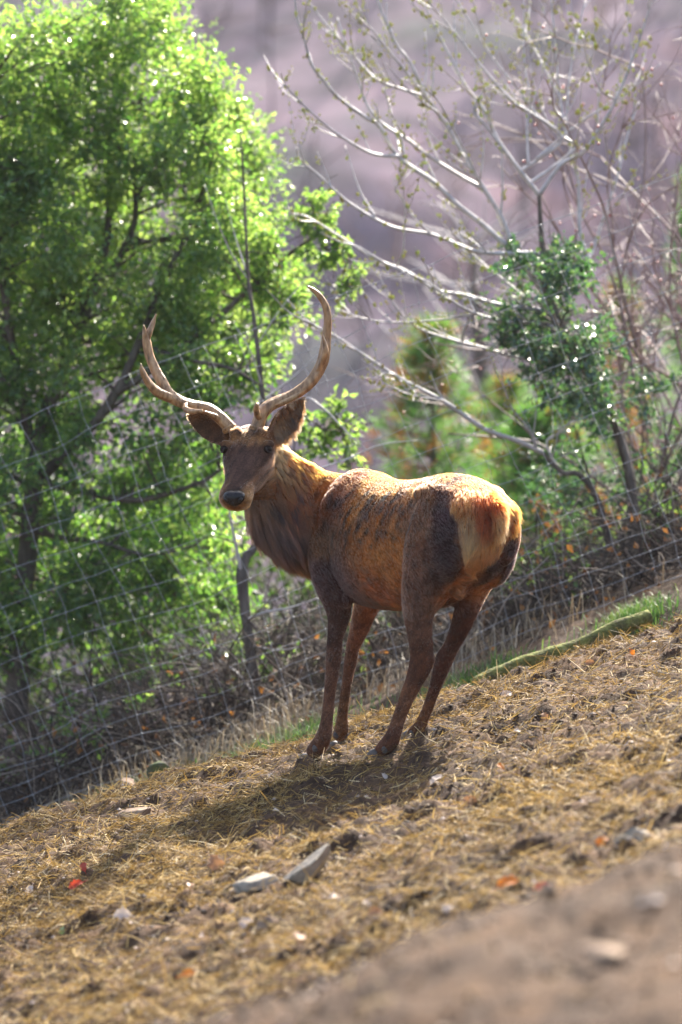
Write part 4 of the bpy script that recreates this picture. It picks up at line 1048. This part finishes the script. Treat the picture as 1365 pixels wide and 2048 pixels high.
_ee = [(P(380, 834, 15.34), .22, .13, .075), (P(400, 850, 15.36), .12, .07, .042), (P(428, 872, 15.35), .10, .055, .035), (P(600, 805, 15.29), .22, .13, .07), (P(585, 835, 15.28), .12, .062, .036), (P(560, 850, 15.29), .26, .15, .08), (P(590, 850, 15.28), .2, .12, .07)]  # ear tips and edges coloured lighter for their sunlit rim
SEEDS = SEEDS[~((SEEDS[:, 2] > 1.36) & ((SEEDS[:, 0] > .7) | (SEEDS[:, 1] < .33)))]
SEEDS = np.vstack([SEEDS] + [np.r_[(p_ - OR) @ FW, (p_ - OR) @ LF, p_[2], c_] [None] for p_, *c_ in _ee])
_hx = [h_[:3] + tuple(c_ * (1.45 if h_[0] > .04 and h_[3] > .052 else 1) for c_ in h_[3:]) for h_ in _hx]
_hp = np.array([np.r_[(HD(*h_[:3]) - OR) @ FW, (HD(*h_[:3]) - OR) @ LF, HD(*h_[:3])[2], h_[3:]] for h_ in _hx])
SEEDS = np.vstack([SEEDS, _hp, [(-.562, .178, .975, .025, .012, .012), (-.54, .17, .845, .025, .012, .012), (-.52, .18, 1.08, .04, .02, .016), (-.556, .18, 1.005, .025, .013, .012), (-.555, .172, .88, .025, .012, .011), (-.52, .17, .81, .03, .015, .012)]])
_far = SEEDS[(SEEDS[:, 1] > 0.06) & (SEEDS[:, 0] < 0.42) & (SEEDS[:, 2] > 0.55) & (SEEDS[:, 0] > -0.56)].copy()
_far[:, 1] *= -1
_ALLS = np.vstack([SEEDS, _far])
_SP = OR + _ALLS[:, :1] * FW + _ALLS[:, 1:2] * LF; _SP[:, 2] = _ALLS[:, 2]
_SC = _ALLS[:, 3:].copy()
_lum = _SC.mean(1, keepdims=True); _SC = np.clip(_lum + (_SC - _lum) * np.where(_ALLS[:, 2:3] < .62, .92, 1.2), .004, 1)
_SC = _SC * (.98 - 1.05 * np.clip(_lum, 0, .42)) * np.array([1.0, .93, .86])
def coat(p):
    out = np.zeros((len(p), 3))
    for i in range(0, len(p), 20000):
        q = p[i:i + 20000]
        # wobble the borders so that no patch ends on a clean line
        wob = np.stack([fbm(q[:, 0] * 30, q[:, 2] * 30, 2), fbm(q[:, 2] * 30 + 7, q[:, 1] * 30, 2), fbm(q[:, 1] * 30 + 3, q[:, 0] * 30, 2)], -1) * .02
        d2 = ((q[:, None] + wob[:, None] - _SP[None]) ** 2).sum(-1)
        w_ = 1 / (d2 + 0.0006) ** 2.6
        out[i:i + 20000] = (w_ @ _SC) / w_.sum(1, keepdims=True)
    return out

nv = len(bme.vertices)
BV = np.empty(nv * 3, np.float32); bme.vertices.foreach_get('co', BV); BV = BV.reshape(-1, 3).astype(float)
BN = np.empty(nv * 3, np.float32); bme.vertices.foreach_get('normal', BN); BN = BN.reshape(-1, 3).astype(float)
lu = (BV - OR) @ FW; lv = (BV - OR) @ LF; lz = BV[:, 2]
# coat relief: loose folds on neck and flank
ht = (BV - HO) @ HA
head_m = (np.abs((BV - HO) @ HS) < .30) & (ht > -.10) & (ht < .5) & (np.linalg.norm(BV - HO, axis=1) < .50) & (lv > .33) & ((BV - HO - HA * ht[:, None]) @ HN > -.16)
bump = 0.010 * fbm(lu * 7 + lv * 3, lz * 5, 3) * sstep(.6, .8, lz) * (~head_m)
BV = BV + BN * bump[:, None]
bme.vertices.foreach_set('co', BV.astype(np.float32).ravel())
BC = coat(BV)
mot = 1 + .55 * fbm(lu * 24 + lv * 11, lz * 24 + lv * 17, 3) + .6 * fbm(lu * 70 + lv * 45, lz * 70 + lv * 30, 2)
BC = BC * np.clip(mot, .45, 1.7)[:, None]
# moulting tufts: small dark spots along the upper flank and shoulder
_r = np.random.default_rng(21)
spots = []
for k in range(150):
    su, sz = _r.uniform(-.36, .36), _r.uniform(.90, 1.14)
    if _r.random() < sstep(.86, 1.06, sz): spots.append((su, sz, _r.uniform(.006, .017), _r.uniform(1.0, 2.2)))
dark = np.ones(nv)
for su, sz, sr, el in spots:
    d = np.hypot((lu - su + (lz - sz) * .4), (lz - sz) / el)
    dark *= 1 - .88 * np.exp(-(d / sr) ** 2) * ((lv > .05) & (d < 4 * sr))
BC = BC * dark[:, None]
at = bme.attributes.new('coat', 'FLOAT_COLOR', 'POINT')
at.data.foreach_set('color', np.c_[BC, np.ones(nv)].astype(np.float32).ravel())

mskin, n, b, o = material('deer_skin')
a_ = node(n, 'ShaderNodeAttribute', attribute_name='coat')
t_ = node(n, 'ShaderNodeTexNoise'); t_.inputs['Scale'].default_value = 220; t_.inputs['Detail'].default_value = 3
mx = node(n, 'ShaderNodeMix', data_type='RGBA', blend_type='MULTIPLY'); mx.inputs[0].default_value = 1
n.links.new(a_.outputs['Color'], mx.inputs[6])
n.links.new(ramp(n, t_.outputs['Fac'], [(.3, (.45, .45, .45)), (.7, (.95, .95, .95))]), mx.inputs[7])
n.links.new(mx.outputs[2], b.inputs['Base Color']); b.inputs['Roughness'].default_value = .85; b.inputs['Specular IOR Level'].default_value = .15
body_o = link('body', bme, mskin, stag)

# ---- fur
bme.calc_loop_triangles()
T = np.empty(len(bme.loop_triangles) * 3, np.int32); bme.loop_triangles.foreach_get('vertices', T); T = T.reshape(-1, 3)
tri = BV[T]; area = 0.5 * np.linalg.norm(np.cross(tri[:, 1] - tri[:, 0], tri[:, 2] - tri[:, 0]), axis=1)
tc = tri.mean(1); tu = (tc - OR) @ FW; tv = (tc - OR) @ LF
tht = (tc - HO) @ HA
thead = head_m[T[:, 0]]
dens = np.ones(len(T))
dens[tc[:, 2] < .62] = 1.5
dens[thead] = 3.0
NH = 330000
pr = area * dens; pr /= pr.sum()
fr = np.random.default_rng(5)
ti = fr.choice(len(T), NH, p=pr)
b1 = fr.random(NH); b2 = fr.random(NH); fl = b1 + b2 > 1; b1[fl] = 1 - b1[fl]; b2[fl] = 1 - b2[fl]
w3 = np.stack([1 - b1 - b2, b1, b2], -1)
root = (tri[ti] * w3[..., None]).sum(1)
nrm = norm((BN[T[ti]] * w3[..., None]).sum(1))
colr = (BC[T[ti]] * w3[..., None]).sum(1)
hu = (root - OR) @ FW; hv = (root - OR) @ LF; hz = root[:, 2]
hh = root - HO; h_t = hh @ HA; h_n = hh @ HN; h_s = hh @ HS
ishead = thead[ti]
isleg = sstep(.70, .58, hz) * (hu < .45) + sstep(.66, .5, hz) * (hu >= .45); isleg = np.clip(isleg, 0, 1)
# neck: the stretch between the shoulder and the head
nkw = np.clip(sstep(.22, .34, hv + (hu - .42) * 1.2), 0, 1) * (hz > .78) * (~ishead) * (hu > .3)
rump = sstep(-.48, -.58, hu) * (hz > .78) * (colr[:, 0] > .2)
down = np.array([0, 0, -1.0])
flow = (-FW * .75 + down * .55)[None].repeat(NH, 0)
flow = flow * (1 - isleg[:, None]) + (down * 1.0 + FW * .05) * isleg[:, None]
neckdir = norm(np.array([.45, .1, -.75]))
flow = flow * (1 - nkw[:, None]) + neckdir * nkw[:, None]
rd = down * .8 - FW * .35 + LF[None] * (hv / .2)[:, None] * .45
flow = flow * (1 - rump[:, None]) + rd * rump[:, None]
flow[ishead] = (-HA + .5 * np.sign(h_s)[:, None] * HS * np.abs(h_s / .1)[:, None])[ishead]
isear = ishead & ((np.abs(h_s) > .125))
flow[isear] = (np.sign(h_s)[:, None] * HS * .8 + np.array([0, 0, .45]))[isear]
flow += 0.35 * np.stack([fbm(root[:, 0] * 14, hz * 14, 2), fbm(hz * 14 + 5, root[:, 1] * 14, 2), fbm(root[:, 1] * 14 + 9, root[:, 0] * 14, 2)], -1)
flow = norm(flow - nrm * (flow * nrm).sum(1, keepdims=True))
throat = nkw * sstep(1.18, .98, hz)
length = .020 + .022 * nkw + .062 * throat + .026 * rump - .011 * isleg
length[ishead] = .014
fringe = ishead & (np.abs(h_s) > .075) & (h_n < -.02) & (h_t < .17)
length[fringe] = .026
length[isear] = .012
poll = ishead & (h_t < .05) & (np.abs(h_s) < .06) & (h_n > .02)
length[poll] = .022
for s in (1, -1):
    de = np.linalg.norm(root - HD(.118, .098 * s, .042), axis=1); length = length * np.where(de < .034, .12, 1)
dn = np.linalg.norm(root - HD(.425, .006, .018), axis=1); length = length * np.where(dn < .05, .25, 1)
length *= fr.uniform(.55, 1.25, NH) * (1 + .5 * fbm(hu * 22, hz * 22 + hv * 9, 2))
lift = .30 + .22 * rump + .1 * nkw + fr.normal(0, .08, NH)
lift[ishead] = .28
# clumps: hairs lean to a neighbour's tip
from mathutils import kdtree
NC = 26000
cp = 1 - .75 * nkw; cp = cp / cp.sum()
ci = fr.choice(NH, NC, replace=False, p=cp)
kd = kdtree.KDTree(NC)
for k, j in enumerate(ci): kd.insert(root[j], k)
kd.balance()
near = np.array([kd.find(p_)[1] for p_ in root])
cj = ci[near]
d0 = norm(flow * (1 - lift[:, None] * .5) + nrm * lift[:, None])
tipv = d0 * length[:, None]
ctip = root[cj] + d0[cj] * length[cj][:, None]
cl = (.45 + .35 * nkw) * fr.random(NH) ** .7; cl[ishead] *= .3
s_ = np.array([0, .36, .7, 1.0])
pts = np.empty((NH, 4, 3))
for k, t in enumerate(s_):
    base = root - nrm * .0015 + tipv * t - nrm * (length * .22 * t * t)[:, None] + down * (length * .10 * t * t)[:, None]
    pts[:, k] = base + (ctip - (root + tipv)) * (cl * t ** 1.5)[:, None]
cb = fr.uniform(0, 1, NC)[near]; cvar = .28 + .50 * nkw
bright = (1 + cvar * (cb * 2 - 1)) * (1 - .38 * nkw) * fr.uniform(.7, 1.25, NH) * (1 + .5 * fbm(hu * 40, hz * 40 + hv * 20, 2))
hc = bpy.data.hair_curves.new('fur')
hc.add_curves([4] * NH)
hc.attributes['position'].data.foreach_set('vector', pts.astype(np.float32).ravel()) if 'position' in hc.attributes else hc.points.foreach_set('position', pts.astype(np.float32).ravel())
ra = hc.attributes.get('radius') or hc.attributes.new('radius', 'FLOAT', 'POINT')
rad = np.array([.00062, .00055, .0004, .00012])[None] * (1 + .25 * (nkw + rump))[:, None]
rad[ishead] *= .75
ra.data.foreach_set('value', rad.astype(np.float32).ravel())
ca = hc.attributes.new('coat', 'FLOAT_COLOR', 'CURVE')
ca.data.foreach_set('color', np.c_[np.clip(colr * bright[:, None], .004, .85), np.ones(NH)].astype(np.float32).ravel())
mfur, n, b, o = material('deer_fur')
n.nodes.remove(b)
hb = node(n, 'ShaderNodeBsdfHairPrincipled')
try: hb.model = 'CHIANG'
except Exception: pass
hb.parametrization = 'COLOR'
a_ = node(n, 'ShaderNodeAttribute', attribute_name='coat')
n.links.new(a_.outputs['Color'], hb.inputs['Color'])
hb.inputs['Roughness'].default_value = .45; hb.inputs['Radial Roughness'].default_value = .6; hb.inputs['Coat'].default_value = 0.0
n.links.new(hb.outputs[0], o.inputs['Surface'])
fur = link('fur', hc, mfur, stag)

# ---- eyes, nose, nostrils
meye, n, b, o = material('eye'); b.inputs['Base Color'].default_value = (.014, .007, .004, 1); b.inputs['Roughness'].default_value = .10; b.inputs['Specular IOR Level'].default_value = .06
mlid = noise_mat('eyelid', [(.3, (.015, .01, .009)), (.7, (.03, .02, .016))], 90, rough=.6)
mnose = noise_mat('nose_skin', [(.35, (.006, .005, .005)), (.7, (.020, .015, .014))], 60, rough=.27, bump=.5, bscale=350, bdist=.002, spec=.28)
mdark, n, b, o = material('nostril_dark'); b.inputs['Base Color'].default_value = (.004, .003, .003, 1)
for s in (1, -1):
    mb = MB(); c = HD(.118, .098 * s, .042); mb.add(*blob(c, (.0195, .0195, .0195)))
    e = mb.build('eye', meye, stag)
    mb = MB()
    out = norm(HS * s * .8 + HN * .6); e1 = norm(HA - out * (HA @ out)); e2 = np.cross(out, e1)
    t = np.linspace(0, 2 * np.pi, 22)
    mb.add(*tube(c + out * .006 + np.cos(t)[:, None] * e1 * .020 + np.sin(t)[:, None] * e2 * .0135, .0042, 8))
    mb.build('eyelid', mlid, e)
mb = MB()
rings = []
for t, hw_, hn in [(.380, .010, .006), (.394, .036, .020), (.410, .046, .030), (.426, .046, .034), (.439, .037, .028), (.447, .019, .014), (.450, .004, .003)]:
    a = np.linspace(0, 2 * np.pi, 28, endpoint=False)
    up = np.sin(a); wv = hw_ * (1 + .26 * up)
    nt_ = .024 - (t - .388) * .15
    notch = -.005 * np.exp(-(np.cos(a) / .25) ** 2) * (up > 0)
    rings.append([HD(t, .006 + math.cos(x) * wx, nt_ + math.sin(x) * hn + nn) for x, wx, nn in zip(a, wv, notch)])
mb.add(*loft(rings))
nose = mb.build('nose', mnose, stag)
for s in (1, -1):
    mb = MB(); mb.add(*blob(HD(.437, .006 + .029 * s, .024), (.015, .010, .009), np.array([norm(HS * .8 + HN * .5 * s), HA, norm(HN * .8 - HS * .5 * s)])))
    mb.build('nostril', mdark, nose)

# ---- antlers
mant, n, b, o = material('antler_bone')
tc_ = node(n, 'ShaderNodeTexCoord')
mp = node(n, 'ShaderNodeMapping'); mp.inputs['Scale'].default_value = (1, 1, .35); n.links.new(tc_.outputs['Object'], mp.inputs[0])
t1 = node(n, 'ShaderNodeTexNoise'); t1.inputs['Scale'].default_value = 55; t1.inputs['Detail'].default_value = 6; n.links.new(mp.outputs[0], t1.inputs['Vector'])
n.links.new(ramp(n, t1.outputs['Fac'], [(.30, (.13, .066, .026)), (.5, (.34, .19, .085)), (.70, (.50, .32, .16))]), b.inputs['Base Color'])
b.inputs['Roughness'].default_value = .42
bp = node(n, 'ShaderNodeBump'); bp.inputs['Strength'].default_value = 1.0; bp.inputs['Distance'].default_value = .008
n.links.new(t1.outputs['Fac'], bp.inputs['Height']); n.links.new(bp.outputs[0], b.inputs['Normal'])
def beam(mb, pts, rad, n=40, seg=16, rough=.10):
    q, r = smooth_path([P(*p_) for p_ in pts], np.asarray(rad) * 1.2, n)
    v, f = tube(q, r, seg)
    k = n * seg
    a = np.tile(np.arange(seg), n) / seg * 2 * np.pi; t = np.repeat(np.arange(n), seg)
    g = 1 + rough * np.sin(a * 5 + t * .12) + rough * .8 * fbm(a * 1.5 + 40, t * .35, 2)
    ctr = np.repeat(q, seg, 0)
    v[:k] = ctr + (v[:k] - ctr) * g[:, None]
    mb.add(v, f)
mb = MB()
beam(mb, [(462, 862, 15.31), (456, 851, 15.31), (438, 833, 15.31), (416, 818, 15.32), (386, 812, 15.33), (361, 804, 15.33), (339, 790, 15.33), (324, 764, 15.34), (311, 738, 15.36), (300, 712, 15.37), (294.5, 687, 15.37), (291, 668, 15.36), (287.5, 650, 15.35)],
     [.025, .0245, .022, .021, .021, .021, .0225, .020, .018, .0165, .0165, .011, .0025], 70)
beam(mb, [(352, 799, 15.33), (333, 792, 15.31), (313, 782, 15.28), (296, 764, 15.25), (285, 742, 15.23), (282, 727, 15.22)], [.016, .0195, .017, .0135, .0095, .002], 34)
beam(mb, [(293, 682, 15.37), (299, 665, 15.37), (306, 647, 15.38), (312.5, 628, 15.38)], [.012, .0125, .009, .0018], 18)
beam(mb, [(372, 808, 15.32), (372, 818, 15.27), (386, 823, 15.21), (405, 822, 15.17)], [.012, .011, .0105, .006], 20)
beam(mb, [(447, 843, 15.31), (430, 832, 15.27), (408, 823, 15.22)], [.010, .0095, .004], 14)
t = np.linspace(0, 2 * np.pi, 30); c = P(459, 857, 15.31); e1 = norm(np.array([.8, 0, .5])); e2 = np.array([.2, 1, -.2])
mb.add(*tube(c + np.cos(t)[:, None] * e1 * .027 + np.sin(t)[:, None] * e2 * .026, .007 + .0015 * np.sin(t * 9), 8))
mb.build('antler', mant, stag)['label'] = 'right antler with a forked tip and outer tine'
mb = MB()
beam(mb, [(513, 862, 15.30), (516.5, 851, 15.30), (524, 829, 15.30), (541, 811, 15.31), (570, 798, 15.33), (595, 785, 15.34), (621, 763.5, 15.35), (641, 734, 15.36), (650, 705, 15.36), (654, 672, 15.36), (656.5, 642, 15.35), (652, 613, 15.34), (639, 591, 15.33), (625, 578.5, 15.32), (614, 572, 15.31)],
     [.025, .025, .023, .022, .021, .021, .021, .021, .020, .0165, .014, .0125, .0105, .007, .002], 76)
beam(mb, [(520, 838, 15.29), (515, 828, 15.26), (513, 817, 15.23), (515, 807, 15.21)], [.013, .012, .010, .006], 14)
beam(mb, [(634, 745, 15.35), (646, 722, 15.33), (651, 703, 15.315), (650, 688, 15.31), (646, 669, 15.305)], [.013, .014, .0125, .0085, .0015], 24)
beam(mb, [(545, 812, 15.30), (568, 804, 15.30), (590, 793, 15.31), (602, 785, 15.31)], [.006, .0085, .0085, .003], 16)
t = np.linspace(0, 2 * np.pi, 30); c = P(515, 857, 15.30); e1 = norm(np.array([.9, 0, -.25]))
mb.add(*tube(c + np.cos(t)[:, None] * e1 * .028 + np.sin(t)[:, None] * e2 * .026, .007 + .0015 * np.sin(t * 9), 8))
mb.build('antler', mant, stag)['label'] = 'left antler, a long single curve'

# ---- hooves: two toes and two dew claws on each foot
mhoof = noise_mat('hoof_horn', [(.3, (.03, .026, .024)), (.7, (.13, .11, .10))], 30, rough=.6, bump=.3, stretch=(1, 1, 4))
def hoof(fet, toe, wid):
    """fet: middle of the pastern end; toe: tip on the ground"""
    fet, toe = np.asarray(fet), np.asarray(toe)
    d = toe - fet; d[2] = 0; ln = np.linalg.norm(d); d = d / ln; sd = np.array([-d[1], d[0], 0])
    mb = MB()
    slope = (float(H(*(toe[:2]))) - float(H(*((toe - d * .09)[:2])))) / .09
    for s in (1, -1):
        rings = []
        for t, top, wv in [(-.095, .042, .014), (-.075, .052, .019), (-.045, .050, .021), (-.02, .034, .019), (-.004, .016, .012), (.004, .007, .006)]:
            c = toe + d * t + sd * s * (wid * .5 * (1 - .25 * (t + .095) / .1))
            zb = float(H(*(c[:2]))) - .006
            a = np.linspace(0, 2 * np.pi, 14, endpoint=False)
            rings.append([c * [1, 1, 0] + sd * wv * math.cos(x) + np.array([0, 0, zb + top * (.5 + .5 * np.sign(math.sin(x)) * abs(math.sin(x)) ** .6)]) for x in a])
        mb.add(*loft(rings))
    h = mb.build('hoof', mhoof, stag)
    for s in (1, -1):
        mb = MB(); c = fet - d * .020 + sd * s * wid * .62; c[2] = fet[2] + .002
        mb.add(*blob(c, (.013, .012, .017))); mb.build('dew_claw', mhoof, h)
def gp(px, py, y): p_ = P(px, py, y); p_[2] = float(H(p_[0], p_[1])); return p_
hoof(P(634, 1497, 15.20), gp(603, 1522, 15.30), .036)
hoof(P(772, 1499, 14.61), gp(737, 1518, 14.70), .036)
hoof(P(680, 1470, 15.50), gp(668, 1490, 15.60), .034)
hoof(P(829, 1468, 14.92), gp(812, 1478, 15.00), .034)
# ================================================================ air
mh = bpy.data.materials.new('air'); mh.use_nodes = True
n = mh.node_tree; n.nodes.remove(n.nodes['Principled BSDF'])
pv = n.nodes.new('ShaderNodeVolumePrincipled'); pv.inputs['Color'].default_value = (.86, .84, .92, 1); pv.inputs['Density'].default_value = .00034; pv.inputs['Anisotropy'].default_value = 0.0
n.links.new(pv.outputs[0], n.nodes['Material Output'].inputs['Volume'])
bx = np.array([[x_, y_, z_] for z_ in (-45, 190) for y_ in (-12, 340) for x_ in (-170, 170)], float)
hz_ = link('haze', make_mesh('haze', bx, [np.array([[0, 2, 3, 1], [4, 5, 7, 6], [0, 1, 5, 4], [2, 6, 7, 3], [0, 4, 6, 2], [1, 3, 7, 5]])], False), mh)
tag(hz_, kind='stuff')
